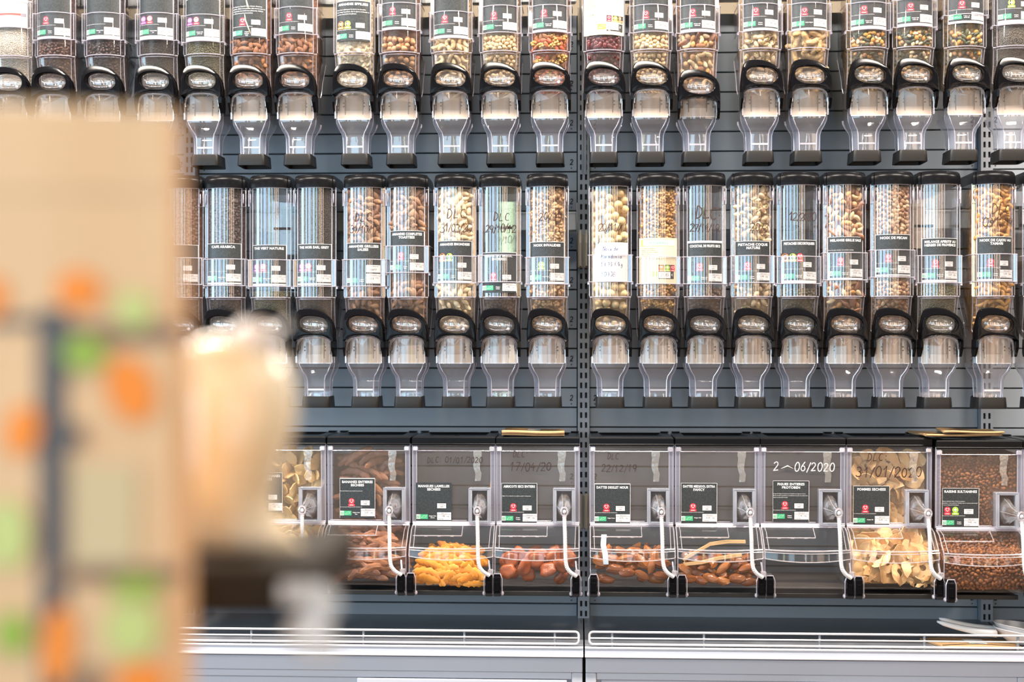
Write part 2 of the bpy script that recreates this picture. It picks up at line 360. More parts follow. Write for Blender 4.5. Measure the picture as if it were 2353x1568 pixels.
ALLERG = "Ne contient pas d'allerg\u00e8ne introduit volontairement."
def slate_label(parent, mp, title, price, code, seals=('heart',), origin='Origine UE', w=.084, h=.093, band=0, top=0, desc=(), big=False, org=True, fine=True, border=True, sealv=.0393, kg=None):
    """slate grey price card; mp(u, v, layer) places it; u from the middle, v from the lower edge"""
    b = MB(); k = w / .084
    b.rect(-w/2, 0, w/2, h, mp, 0, 0)
    if border:
        b.rect(w/2 - .0009, 0, w/2, h, mp, 1, 1); b.rect(-w/2, 0, -w/2 + .0006, h, mp, 1, 1); b.rect(-w/2, h - .0008 - top, w/2, h, mp, 1, 1)
    if band: b.rect(-w/2, 0, w/2, band, mp, 1, 1)
    card = b.build('label_card', [SLATE, PAPER], parent)
    z = band
    if title:
        b = MB()
        for i, t in enumerate(title): put(b, t, 0, h - .0106 - top - i * .0076, .0054, mp, 0, 2, bold=True, maxw=w - .010)
        b.build('title_lettering', INKW, card)
    if desc or fine:
        b = MB()
        for i, t in enumerate(desc): put(b, t, -w/2 + .0012, h - .031 - i * .0042, .0019, mp, 0, 2, 'l', maxw=w - .003)
        if fine: put(b, ALLERG, -w/2 + .0012, .0250 + z, .0018, mp, 0, 2, 'l', width=.052*k)
        b.build('fine_print', INKW, card)
    us = {1: [-.014], 2: [-.030, -.012], 3: [-.034, -.017, .000]}.get(len(seals), [])
    for sname, u in zip(seals, us): badge(card, sname, u*k, sealv + z, mp, .95)
    if big:
        a, c0 = .0125, .030
        b = MB(); b.rect(.008*k, .0295, w/2 - .0012, .0465, mp, 0, 2); put(b, 'Code Balance', .0245*k, .0425, .0022, mp, 1, 3, width=.024*k); put(b, code, .0245*k, .0335, .0045, mp, 1, 3)
    else:
        b = MB(); b.rect(.008*k, .030 + z, .029*k, .0412 + z, mp, 0, 2); put(b, 'Code Balance', .0185*k, .0372 + z, .0019, mp, 1, 3, width=.0175*k); put(b, code, .0185*k, .0321 + z, .0025, mp, 1, 3)
    b.build('code_sticker', [PAPER, INKK], card)
    b = MB(); hh = .0225 if big else .0178
    b.rect(.008*k, .0042 + z*.6, w/2 - .0012, .0042 + z*.6 + hh, mp, 0, 2); t0 = .0042 + z*.6
    b.rect(.008*k, t0 + hh - .0054, w/2 - .0012, t0 + hh - .0050, mp, 1, 3)
    put(b, 'PRIX en \u20ac', .0245*k, t0 + hh - .0040, .0023, mp, 1, 3); put(b, price, .0255*k, t0 + hh - .0105 - (.003 if big else 0), .0046 if big else .0036, mp, 1, 3, 'r')
    put(b, '/100g', .029*k, t0 + hh - .0105, .0022, mp, 1, 3, 'l')
    if kg is None: kg = ('%.2f' % (float(price.replace(',', '.')) * 10)).replace('.', ',') if price else ''
    if kg: put(b, kg + ' \u20ac/kg', .0100*k, t0 + .0015, .0021, mp, 1, 3, 'l')
    b.build('price_sticker', [PAPER, INKK], card)
    if origin:
        b = MB()
        for i, t in enumerate(origin.split('|')): put(b, t, -.003*k, .0120 + z*.7 - i*.0040, .0021, mp, 0, 2, bold=True, maxw=.017)
        b.build('origin_lettering', INKW, card)
    if org: organic(card, -w/2 + .0006, .006 + z*.7, -w/2 + .0277*k, .0168 + z*.7, mp)
    return card

# ------------------------------------------------------------------ gondola shelving: back panels, uprights, shelves, cabinets
UY = -.035                                   # front of the uprights
UX = [W(p, 800, UY).x for p in (435, 1341, 2268)]
UX = [UX[0] - (UX[1] - UX[0])] + UX + [UX[2] + (UX[2] - UX[1])]
PITCH = .0493; Z0 = .7665 - PITCH * 1
q = MB(); hw = .479; c = .0022
q.loft([[(x, -.0015, .0011), (x, -.0062, c), (x, -.0062, PITCH - c), (x, -.0015, PITCH - .0011), (x, .004, PITCH - .0011), (x, .004, .0011)] for x in (-hw, hw)], caps=True, sm=False)
slat_me = q.mesh('slat', GREY)
q = MB(); hand(q, '2', 0, .012, .013, lambda u, v, l: (u, 0, v), 0, wd=.16, jit=0); q.disc(.004, .003, .0016, lambda u, v, l: (u, 0, v), 0)
hook_me = q.mesh('hook_slot', DARK)
BAYN = ['bay behind the kraft bag', 'bay left of the middle upright', 'bay right of the middle upright', 'bay at the right edge']
for i in range(4):
    cx = (UX[i] + UX[i+1]) / 2
    p = thing('back_panel', 'grey ribbed metal back panel of the ' + BAYN[i], 'back panel', (cx, 0, Z0), 0, 'grey back panels of the shelving')
    n = 31 if i else 31
    q = MB(); q.box((-.488, .0045, 0), (.488, .02, n * PITCH)); q.build('backing', DARK, p)
    for k in range(n): inst('slat', slat_me, p, (0, 0, k * PITCH))
    for k in range(1, n - 1, 2):
        for sx in (-1, 1): inst('hook_slot', hook_me, p, (sx * .466 - .004, -.0072, k * PITCH + .006))
def make_upright(zb, zt):
    q = MB(); xs = [-.0145, -.0088, -.0032, .0032, .0088, .0145]; p = .0247; n = int((zt - zb) / p)
    for k in range(n):
        z = zb + k * p; zz = [z, z + .0052, z + .0195, z + p]
        for a in range(3):
            for b in range(5):
                x0, x1, y0, y1 = xs[b], xs[b+1], zz[a], zz[a+1]
                if a == 1 and b in (1, 3):
                    for A, B in (((x0,y0),(x0,y1)), ((x1,y1),(x1,y0)), ((x0,y1),(x1,y1)), ((x1,y0),(x0,y0))):
                        q.add([(A[0],0,A[1]),(A[0],.004,A[1]),(B[0],.004,B[1]),(B[0],0,B[1])], [(0,1,2,3)], 0)
                    q.add([(x0,.004,y0),(x1,.004,y0),(x1,.004,y1),(x0,.004,y1)], [(0,1,2,3)], 1)
                else: q.add([(x0,0,y0),(x1,0,y0),(x1,0,y1),(x0,0,y1)], [(0,1,2,3)], 0)
    for s in (-1, 1):
        q.add([(s*.0145,0,zb),(s*.0145,-UY - .002,zb),(s*.0145,-UY - .002,zt),(s*.0145,0,zt)], [(0,1,2,3)], 0)
    q.add([(-.0145,0,zb),(.0145,0,zb),(.0145,-UY-.002,zb),(-.0145,-UY-.002,zb)], [(0,1,2,3)], 0)
    return q.mesh('upright', [GREYL, DARK])
up_me = make_upright(.735, 2.26)
for i, t in ((1, 'leftmost grey slotted upright, mostly behind the kraft bag'), (2, 'grey slotted upright in the middle between the two wide bays'), (3, 'grey slotted upright near the right edge behind the raisin bin')):
    tag(inst('upright', up_me, None, (UX[i], UY, 0)), t, 'upright', 'slotted uprights of the shelving')

def nozzle_z(row): return 1.2693 if row == 0 else 1.8336
# rails that the dispensers hang from, with a bracket at each end
q = MB(); q.cbox((-.478, -.062, -.024), (.478, -.040, .024), .003); q.box((-.478, -.0635, .019), (.478, -.062, .0215)); rail_me = q.mesh('rail_bar', RAILM)
BRM = mat('bracket_enamel', (.44, .39, .32), .45)
q = MB(); q.loft([[(x, -.0368, -.115), (x, -.135, -.115), (x, -.150, -.06), (x, -.150, -.03), (x, -.0368, -.028)] for x in (-.0022, .0022)], caps=True, sm=False)
q.cbox((-.0065, -.046, -.115), (.0065, -.0365, -.030), .002); brk_me = q.mesh('bracket', BRM)
q = MB(); q.loft([[(x, -.033, -.115), (x, -.065, -.115), (x, -.070, -.06), (x, -.070, -.03), (x, -.033, -.028)] for x in (-.0022, .0022)], caps=True, sm=False)
q.cbox((-.0065, -.046, -.115), (.0065, -.0325, -.030), .002); brk2_me = q.mesh('bracket', BRM)
q = MB(); q.tube([(0, -.066, -.075), (0, -.066, .045)], .0016, 6); rod_me = q.mesh('rod', GREYL)
for row in (0, 1):
    for i in range(4):
        cx = (UX[i] + UX[i+1]) / 2
        t = thing('dispenser_rail', 'grey rail holding the %s row of dispensers in the %s' % (('middle', 'top')[row], BAYN[i]), 'rail', (cx, 0, 1.722 + .5643 * row), 0, 'rails behind the dispensers')
        inst('rail_bar', rail_me, t)
        for s in (-1, 1): inst('bracket', brk_me, t, (s * .488, 0, 0))
        if i == 1 and row == 0: inst('rod', rod_me, t, (.480, 0, 0))
for x in (-.0042, .0042):
    q = MB(); q.tube([(x + UX[2] + .001, UY - .012, 1.842), (x + UX[2] + .001, UY - .012, 2.255)], .0022, 6)
    for zz in (1.842, 2.255): q.tube([(x + UX[2] + .001, UY - .012, zz), (x + UX[2] + .001, UY + .002, zz)], .0022, 6)
    tag(q.build('hanging_rod', WHITEM), 'thin pale vertical rod in front of the middle upright, %s of the pair' % ('left' if x < 0 else 'right'), 'rod', 'pale rods on the middle upright')

# bottom shelf, wire guard and base cabinet of each bay
SY = -.38
def wire_guard(x0, x1, posts):
    t = thing('wire_guard', '', 'guard rail', ((x0 + x1) / 2, SY, .7385), 0, 'white wire guards on the shelf edge')
    c = (x0 + x1) / 2; a, b = x0 - c + .012, x1 - c - .012; r = .0026; zt, zb = .0315, .0040; k = .008
    q = MB(); loop = []
    for (X, Z, a0) in ((b - k, zt - k, 90), (b - k, zb + k, 0), (a + k, zb + k, -90), (a + k, zt - k, -180)):
        for j in range(5): loop.append((X + k * math.cos(R(a0 - 90 * j / 4)), 0, Z + k * math.sin(R(a0 - 90 * j / 4))))
    q.tube(loop, r, 8, closed=True); q.build('outer_wire', WHITEM, t)
    q = MB(); q.tube([(a, 0, .0175), (b, 0, .0175)], .0019, 8); q.build('middle_wire', WHITEM, t)
    for p in posts:
        q = MB(); q.tube([(p - c, .0035, -.0015), (p - c, .0035, zt - .003)], .0029, 8); q.build('post', GREYL, t)
    return t
def base_cabinet(x0, x1):
    t = thing('base_cabinet', '', 'cabinet', ((x0 + x1) / 2, 0, 0), 0, 'pale grey base cabinets under the shelf')
    h = (x1 - x0) / 2 - .0035
    q = MB(); q.cbox((-h, -.355, 0), (h, -.01, .709), .002); q.build('body', CABM, t)
    q = MB(); q.cbox((-h, -.372, .676), (h, -.3555, .709), .0015); q.build('top_rail', CABM, t)
    q = MB(); q.cbox((-h, -.372, .05), (-h + .024, -.3555, .6753), .0015); q.build('stile', CABM, t)
    q = MB(); q.cbox((h - .024, -.372, .05), (h, -.3555, .6753), .0015); q.build('stile', CABM, t)
    q = MB(); q.cbox((-h + .0245, -.370, .6605), (h - .0245, -.3555, .6753), .0012); q.build('track', CABM, t)
    q = MB(); q.cbox((-h + .035, -.364, .06), (.02, -.3555, .6590), .0015); q.build('sliding_door', CABM, t)
    q = MB(); q.cbox((-.018, -.374, .06), (h - .035, -.3645, .6590), .0015); q.build('sliding_door', CABM, t)
    q = MB(); q.cbox((-h + .04, -.364, 0), (h - .04, -.3555, .045), .0015); q.build('plinth', CABM, t)
    return t
def base_shelf(x0, x1):
    t = thing('base_shelf', '', 'shelf', ((x0 + x1) / 2, 0, .722), 0, 'bottom shelves of the shelving')
    h = (x1 - x0) / 2 - .0018
    q = MB(); q.box((-h, SY + .006, .0105), (h, -.008, .0145)); q.build('shelf_panel', SHELFM, t)
    q = MB(); q.loft([[(x, SY + .006, .0145), (x, SY - .002, .0145), (x, SY - .0035, .0125), (x, SY - .0035, -.002), (x, SY - .0065, -.004), (x, SY - .0065, -.007), (x, SY + .006, -.008)] for x in (-h, h)], caps=True, sm=False)
    for k in range(len(q.f)): q.m[k] = 0
    q.cbox((-h, SY - .0052, .0105), (h, SY - .0010, .0152), .0012, 1); q.cbox((-h, SY - .0085, -.0085), (h, SY - .0030, -.0040), .0012, 1)
    q.build('front_lip', [CABM, WHITEM], t); return t
gx = [(UX[1], UX[2]), (UX[2], UX[3])]
posts = [[378, 577, 835, 1067, 1275], [1407, 1618, 1884, 2125, 2340]]
for i, (x0, x1) in enumerate(gx + [(UX[3], UX[4])]):
    side = ['left of the middle upright', 'right of the middle upright', 'beyond the right-hand upright'][i]
    base_shelf(x0, x1)['label'] = 'grey steel bottom shelf with pale front lip ' + side
    base_cabinet(x0, x1)['label'] = 'pale grey base cabinet with sliding doors ' + side
    ps = [W(p, 1460, SY).x for p in posts[i]] if i < 2 else [x0 + .06, x0 + .3, x0 + .55]
    wire_guard(x0, x1, ps)['label'] = 'white wire guard rail along the shelf edge ' + side

# ------------------------------------------------------------------ gravity dispenser: shared part meshes (origin: label plane, x middle, nozzle bottom)
def fy(x): x = min(abs(x), .040); return .0525 - math.sqrt(.0525 ** 2 - x * x)      # front of the tube
def tsec(hw, yf, y0, hc, bul, yb, n=19):
    f = [(-hw * .80, yb), (-hw, yb - .03), (-hw, yf), (-hc - .001, (yf + y0 + bul) / 2 + .002)]
    arcp = [(-hc + 2*hc*i/(n-1), y0 + bul * fy(.040 * (-1 + 2*i/(n-1))) / fy(.040)) for i in range(n)]
    return f + arcp + [(-x, y) for x, y in reversed(f)]
def at(sec, z): return [(x, y, z) for x, y in sec]
TS = tsec(.048, .026, 0, .040, fy(.04), .165)
q = MB(); q.loft([at(TS, z) for z in (.256, .512)], 0)
for x, y in ((-.048, .026), (.048, .026), (-.040, fy(.04)), (.040, fy(.04))): q.tube([(x, y, .258), (x, y, .511)], .0009, 5, 1)
q.tube([(x, y - .0003, .509) for x, y in TS[3:24]], .0012, 5, 1)
tube_me = q.mesh('tube', [CLR, EDGE], 40)
q = MB(); LS = lambda g, z, bk=0: [(x * (1 + g), y + (0 if y > .1 else -.004 + bk), z) for x, y in tsec(.0475, .022, -.001, .042, .013, .168)]
q.loft([LS(0, .5095), LS(.0, .513), LS(.0, .526), LS(-.025, .5335, .004), LS(-.07, .538, .009), LS(-.22, .5405, .02)], 0, True)
lid_me = q.mesh('lid', LIDM, 35)
def latch(s):
    q = MB(); X = .0445 * s; w2 = .0042
    q.tube([(X - w2, .017, .467), (X - w2, .017, .504), (X + w2, .021, .504), (X + w2, .021, .467)], .0013, 6, 0, closed=True)
    q.tube([(X, .014, .474), (X, .014, .496)], .0014, 6, 0); return q.mesh('latch', EDGE)
latch_me = [latch(-1), latch(1)]
def HP(x): return (x, (fy(min(abs(x), .040)) - .0040) if abs(x) <= .041 else 0)
hx = [-.0410 + .0820 * i / 12 for i in range(13)]
hf = [(-.0515, .085), (-.0515, .016), (-.0485, .0115)] + [(x, fy(min(abs(x), .04)) - .0042) for x in hx] + [(.0485, .0115), (.0515, .016), (.0515, .085)]
q = MB(); q.loft([[(x, y, z) for x, y in hf] for z in (0, .0615)], 0, closed=False)
for z in (0, .0615): q.tube([(x, y, z) for x, y in hf], .0011, 5, 1)
q.tube([(-.0485, .0115, 0), (-.0485, .0115, .0615)], .0009, 5, 1); q.tube([(.0485, .0115, 0), (.0485, .0115, .0615)], .0009, 5, 1)
for s in (-1, 1): q.cbox((s*.0505 - .0022, .020, -.006), (s*.0505 + .0022, .030, .001), .0008, 1)
holder_me = q.mesh('label_holder', [CLR, EDGE], 40)
# hopper and drum housing
HS = [(.256, .047, .026, .003, .040, .016, .165), (.252, .045, .028, .011, .038, .013, .165), (.215, .0435, .036, .024, .036, .008, .155), (.180, .043, .046, .032, .036, .006, .14),
      (.174, .043, .034, .018, .036, .004, .135), (.104, .043, .034, .018, .036, .004, .125)]
q = MB(); q.loft([at(tsec(*h[1:]), h[0]) for h in HS], 0)
q.tube([(x, y - .0005, .2555) for x, y in tsec(*HS[0][1:])[2:25]], .0014, 5, 1)
q.tube([(x, y - .0005, .2515) for x, y in tsec(*HS[1][1:])[3:24]], .0010, 5, 1)
for s in (-1, 1):
    q.tube([(s*h[1], h[2], h[0]) for h in HS], .0010, 5, 1); q.tube([(s*h[4], h[3] + h[5], h[0]) for h in HS[1:4]], .0008, 5, 1)
    q.tube([(s*.046, .150, .256), (s*.0465, .10, .20), (s*.0465, .09, .178), (s*.0445, .085, .165)], .0011, 5, 1)
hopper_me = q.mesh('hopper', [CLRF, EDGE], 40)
# shield over the drum, with its bright rim
arch = [(-.0415, .104), (-.0415, .135), (-.0405, .146), (-.037, .155), (-.030, .1610), (-.018, .1635), (0, .1642), (.018, .1635), (.030, .1610), (.037, .155), (.0405, .146), (.0415, .135), (.0415, .104)]
q = MB(); n = len(arch); vs = [(x, .001 + .010 * (abs(x)/.0415) ** 2.5, z) for x, z in arch] + [(x * .0, -.001, .104 + .04 * (1 if 0 < i < n-1 else 0)) for i, (x, z) in enumerate(arch)]
q.add(vs + [], [(i, i+1, n+i+1, n+i) for i in range(n - 1)], 0, True)
rim = [(x, .001 + .010 * (abs(x)/.0415) ** 2.5, z) for x, z in arch]
q.tube(rim, .0017, 6, 1); q.tube([(x*.93, y - .0018, .104 + (z - .104) * .955) for x, y, z in rim[1:-1]], .0008, 5, 1)
q.loft([rim, [(x, .022, z) for x, y, z in rim]], 0, closed=False)
shield_me = q.mesh('shield', [clear('clear_plastic_shield', .035, .7, 3, (.98, .97, .97), .05, (.95, .84, .74), .06), RIM], 40)
# drum inside: pale vane with side cheeks and a hazy middle
DRUM = clear('drum_vane', .03, .3, 2.5, (.78, .66, .56), .60, (.70, .50, .38), .35)
q = MB()
q.add([(-.0385,.022,.1035),(.0385,.022,.1035),(.0385,.025,.124),(-.0385,.025,.124)], [(0,1,2,3)], 0)
q.box((-.0385, .0205, .1025), (.0385, .0225, .1045), 2)
for s in (-1, 1):
    a, b = sorted((s*.0225, s*.0335)); q.add([(a,.024,.118),(b,.024,.118),(b,.027,.160),(a,.027,.160)], [(0,1,2,3)], 0)
    a, b = sorted((s*.0195, s*.0215)); q.add([(a,.0235,.113),(b,.0235,.113),(b,.0265,.150),(a,.0265,.150)], [(0,1,2,3)], 3)
    for zz in (.138, .130):
        q.ell((s*.0235, .020, zz + .003), (.0022, .001, .0016), 3, 8, 4); q.ell((s*.0365, .020, zz), (.0016, .001, .0030), 1, 8, 4)
q.add([(-.0225,.029,.116),(.0225,.029,.116),(.0225,.031,.161),(-.0225,.031,.161)], [(0,1,2,3)], 1)
drum_me = q.mesh('drum', [CREAM, DRUM, INKW, mat('drum_slot', (.10, .07, .055), .5)])
# spout
SP = [(.104, .043, .034, .018, .036, .004, .125), (.096, .0425, .035, .018, .0355, .004, .122), (.084, .038, .042, .025, .029, .003, .115), (.074, .0325, .048, .031, .0225, .002, .108),
      (.064, .030, .051, .034, .020, .001, .104), (.024, .029, .051, .034, .019, .001, .100)]
def ssec(h):
    z, hw, yf, y0, hc, bul, yb = h
    p = [(-hw*.8, yb), (-hw, yb - .02), (-hw, yf), (-(hw+hc)/2, (yf + y0 + bul)/2), (-hc, y0 + bul), (-hc*.5, y0 + bul*.3), (0, y0)]
    return at(p + [(-x, y) for x, y in reversed(p[:-1])], z)
q = MB(); q.loft([ssec(h) for h in SP], 0)
for k in range(len(q.f)):
    if k % 13 in (2, 3, 8, 9): q.m[k] = 2
for s in (-1, 1):
    q.tube([(s*h[1], h[2], h[0]) for h in SP], .0011, 5, 1); q.tube([(s*h[4], h[3] + h[5] - .0005, h[0]) for h in SP[1:]], .0012, 5, 1)
    q.tube([(s*h[1], h[6] - .02, h[0]) for h in SP], .0009, 5, 1)
    q.tube([(s*.0425, .030, .118), (s*.036, .020, .100), (s*.029, .024, .084)], .0008, 5, 1)
q.tube([(x, y - .0005, z) for x, y, z in ssec(SP[5])[2:11]], .0010, 5, 1); q.add([(-.018,.0335,.040),(.018,.0335,.040),(.018,.0335,.044),(-.018,.0335,.044)], [(0,1,2,3)], 1)
spout_me = q.mesh('spout', [SPOUT, EDGE, clear('clear_plastic_spout_side', .07, .6, 2.4, (.94, .94, .97), .20, (.66, .70, .86), .06)], 40)
# nozzle cap: tapered rubber sleeve, open below
def rr(hx, y0, y1, z, k=.009):
    out = []
    for cx, cy, a0 in ((hx-k, y0+k, -90), (hx-k, y1-k, 0), (-hx+k, y1-k, 90), (-hx+k, y0+k, 180)): out += [(cx + k*math.cos(R(a0 + 22.5*i)), cy + k*math.sin(R(a0 + 22.5*i)), z) for i in range(5)]
    return out
q = MB(); q.loft([rr(.029, .034, .100, .012), rr(.0305, .0305, .1030, .0258), rr(.0313, .0295, .104, .0262), rr(.0318, .0290, .1045, .0245), rr(.0333, .0275, .106, .0012), rr(.0330, .0278, .1057, 0), rr(.0305, .0305, .103, .0002), rr(.029, .034, .100, .012)], 0, sm=True)
cap_me = q.mesh('nozzle_cap', CAP, 50)
# black handle: ring with two arms
OUT = [(-.046,.150),(-.0463,.170),(-.0455,.193),(-.0435,.2100),(-.0400,.2205),(-.034,.2268),(-.024,.2298),(-.010,.2305),(.004,.2285),(.018,.2240),(.030,.2165),(.040,.2065),(.0465,.1930),(.0485,.175),(.0485,.150)]
INN = [(.0415,.146),(.037,.157),(.030,.1635),(.016,.1665),(0,.1672),(-.016,.1665),(-.030,.1635),(-.037,.157),(-.0415,.146)]
poly = OUT + INN
def ray(cx, cz, a):
    dx, dz = math.cos(a), math.sin(a); best = 9
    for i in range(len(poly)):
        (x1, z1), (x2, z2) = poly[i], poly[(i+1) % len(poly)]; ex, ez = x2 - x1, z2 - z1; den = dx*ez - dz*ex
        if abs(den) < 1e-9: continue
        t = ((x1-cx)*ez - (z1-cz)*ex)/den; u = ((x1-cx)*dz - (z1-cz)*dx)/den
        if t > 0 and -1e-6 <= u <= 1+1e-6: best = min(best, t)
    return best
q = MB(); cx, cz, NA = 0.0, .1925, 56; rings = [[] for _ in range(7)]
for i in range(NA):
    a = 2*math.pi*i/NA; ro = ray(cx, cz, a); ca, sa = math.cos(a), math.sin(a)
    ti = R(-6); ct, st = math.cos(a - ti), math.sin(a - ti); ri = 1 / ((abs(ct)/.0350)**2.4 + (abs(st)/.0195)**2.4) ** (1/2.4)
    ro = max(ro, ri + .0015); mid = (ro + ri) / 2; e = min(.0022, (ro - ri) * .3)
    lean = (lambda z: -.004 + max(0, (z - .205)) * .35); bk = (lambda z: .030 - .021 * max(0, min(1, (z - .178) / .035)))
    for k, (r, y) in enumerate(((ro, bk(cz + ro*sa)), (ro, .000), (ro - e, -.0045), (mid, -.0052), (ri + e, -.0050), (ri, -.0015), (ri, bk(cz + ri*sa)))):
        z = cz + r*sa; rings[k].append((cx + r*ca, y + lean(z), z))
q.loft(rings, 0, closed=True)
for s, xo in ((-1, -.0463), (1, .0485)):
    xi = s*.0412
    q.loft([[(xo,-.004,.158),(xi,-.006,.152),(xi,.034,.152),(xo,.034,.158)], [(xo,-.004,.140),(xi,-.005,.140),(xi,.036,.140),(xo,.036,.140)], [(xo,.004,.127),(xi+s*.001,.003,.127),(xi+s*.001,.036,.127),(xo,.036,.127)], [(xo,.012,.1185),(xi+s*.001,.011,.1185),(xi+s*.001,.030,.1185),(xo,.030,.1185)]], 0, True, sm=False)
handle_me = q.mesh('handle', BLK, 28)
q = MB(); M6 = Matrix.Rotation(R(6), 3, 'Y')
q.ell((0, .014, .1925), (.0352, .012, .0198), 0, 20, 10, M6, lambda p: Vector((math.copysign(abs(p.x)**.85, p.x), p.y, math.copysign(abs(p.z)**.85, p.z))))
q.tube([(.0235*math.cos(R(a)) , .0005, .1955 - .006*math.sin(R(a))) for a in range(-15, 200, 12)], .0007, 5, 1)
q.ell((.021, .001, .182), (.0042, .002, .0042), 1, 10, 6); q.tube([(-.024, .001, .184), (-.010, -.0005, .1795), (.012, -.0005, .1795), (.022, .001, .183)], .0006, 5, 1)
lens_me = q.mesh('lens', [LENS, RIM])
q = MB(); q.cbox((-.022, .160, .425), (.022, .262, .431), .001); q.cbox((-.022, .257, .425), (.022, .262, .482), .001); q.cbox((-.022, .257, .478), (.022, .300, .484), .001); q.cbox((-.022, .295, .455), (.022, .300, .484), .001)
hook_bracket_me = q.mesh('hanging_hook', LIDM)

FY = -.33
def tube_map(off): return lambda u, v, l: (u, fy(min(abs(u), .040)) - off - l * .00014, v)
def dispenser(px, row, label, card_top=None, card_bot=.2895, hold_dz=0, holder=True, droop=0, handle_rot=0):
    z0 = nozzle_z(row); X = W(px, 600 - 500*row, FY).x
    t = thing('bulk_dispenser', label, 'dispenser', (X, FY, z0), 0, 'clear bulk dispensers of the %s row' % ('middle', 'top')[row])
    inst('tube', tube_me, t); inst('lid', lid_me, t)
    for k in (0, 1): inst('latch', latch_me[k], t)
    if holder: inst('label_holder', holder_me, t, (0, 0, .2875 + hold_dz))
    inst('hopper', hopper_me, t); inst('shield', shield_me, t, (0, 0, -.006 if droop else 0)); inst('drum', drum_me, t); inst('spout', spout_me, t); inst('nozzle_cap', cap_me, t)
    inst('handle', handle_me, t, (0, -.004 if droop else 0, -droop)); inst('lens', lens_me, t, (0, -.004 if droop else 0, -droop)); inst('hanging_hook', hook_bracket_me, t)
    return t

# ------------------------------------------------------------------ nuts, seeds and dried fruit: one mesh set per kind
def lump(r, seed, amp=.12, nu=10, nv=7, f=3.0, shape=None):
    g = random.Random(seed); ph = [g.uniform(0, 6.28) for _ in range(9)]
    def fn(p):
        if shape: p = shape(p)
        k = 1 + amp * (math.sin(f*p.x + ph[0]) * math.sin(f*p.y + ph[1]) + math.sin(f*1.7*p.z + ph[2]) * math.cos(f*1.3*p.x + ph[3])) * .6
        return p * k
    q = MB(); q.ell((0,0,0), r, 0, nu, nv, None, fn); return q
def drop(p): k = 1 - .42 * max(0, p.z) ** 1.5; return Vector((p.x*k, p.y*k, p.z * 1.08))
def bent(L, r, ang, flat=1.0, n=9, m=6, ends=.35, amp=0, seed=0, f=9):
    g = random.Random(seed); q = MB(); Rr = L / max(.05, R(ang)); secs = []
    for i in range(n + 1):
        s = i / n; a = R(ang) * (s - .5); cx = Rr * (1 - math.cos(a)); cz = Rr * math.sin(a)
        k = r * max(.05, (1 - abs(2*s - 1) ** 3.2)) ** .5 * (1 + amp * math.sin(f*s*3 + g.uniform(0, 2)))
        secs.append([(cx + k*math.cos(2*math.pi*j/m)*math.cos(a), k*flat*math.sin(2*math.pi*j/m)*(1 + amp*g.uniform(-1, 1)), cz - k*math.cos(2*math.pi*j/m)*math.sin(a)) for j in range(m)])
    q.loft(secs, 0, True); return q
def pist(seed):
    q = MB(); g = random.Random(seed); op = R(g.uniform(6, 22))
    for s in (-1, 1):
        M = Matrix.Rotation(s*op, 3, 'X')
        vs = []; nu, nv = 8, 6
        for i in range(nv + 1):
            th = math.pi*i/nv
            for j in range(nu + 1):
                ph = math.pi*j/nu; k = drop(Vector((math.sin(th)*math.cos(ph), math.sin(th)*math.sin(ph), math.cos(th))))
                vs.append(M @ Vector((k.x*.0062, s*k.y*.0060 + s*.0004, k.z*.0105 + .0105)) - Vector((0, 0, .0105)))
        q.add(vs, [(i*(nu+1)+j, (i+1)*(nu+1)+j, (i+1)*(nu+1)+j+1, i*(nu+1)+j+1) for i in range(nv) for j in range(nu)], 0, True)
    q.ell((0, 0, 0), (.0050, .0036, .0088), 1, 8, 5); return q
def peanut(seed):
    q = MB(); g = random.Random(seed); secs = []; n = 14
    for i in range(n + 1):
        s = i/n; z = (s - .5) * .040; r = .0078 * max(.02, 1 - abs(2*s - 1)**3.5) ** .5 * (.82 + .22*abs(math.cos(math.pi*s)) + .05*math.sin(i*2.2))
        secs.append([(r*(1+.05*math.sin(5*a))*math.cos(a) + .002*math.sin(s*5+seed), r*math.sin(a), z) for a in [2*math.pi*j/10 for j in range(10)]])
    q.loft(secs, 0, True); return q
def mulberry(seed):
    g = random.Random(seed); q = MB()
    for k in range(9):
        a = k*2.4; z = (k/8 - .5)*.013; r = .0040
        q.ell((r*math.cos(a), r*math.sin(a), z), (.0042,.0042,.0036), 0, 6, 4)
    return q
def kern(seed):   # walnut piece: knobbly curled lobes
    g = random.Random(seed); q = MB()
    for k in range(5):
        a = k*1.25 + g.uniform(-.3, .3); r = g.uniform(.0035, .0052)
        q.ell((r*math.cos(a), .0018*math.sin(a*2), r*math.sin(a)*.8), (.0048*g.uniform(.7, 1.3), .0036, .0040*g.uniform(.7, 1.3)), 0, 6, 4, Matrix.Rotation(a, 3, 'Y'))
    return q
def tri(seed):    # brazil nut
    return lump((.0085, .0085, .016), seed, .05, 9, 7, 2, lambda p: Vector((p.x*(.8 + .35*math.cos(3*math.atan2(p.y, p.x + 1e-6))), p.y*(.8 + .35*math.cos(3*math.atan2(p.y, p.x + 1e-6))), p.z)))
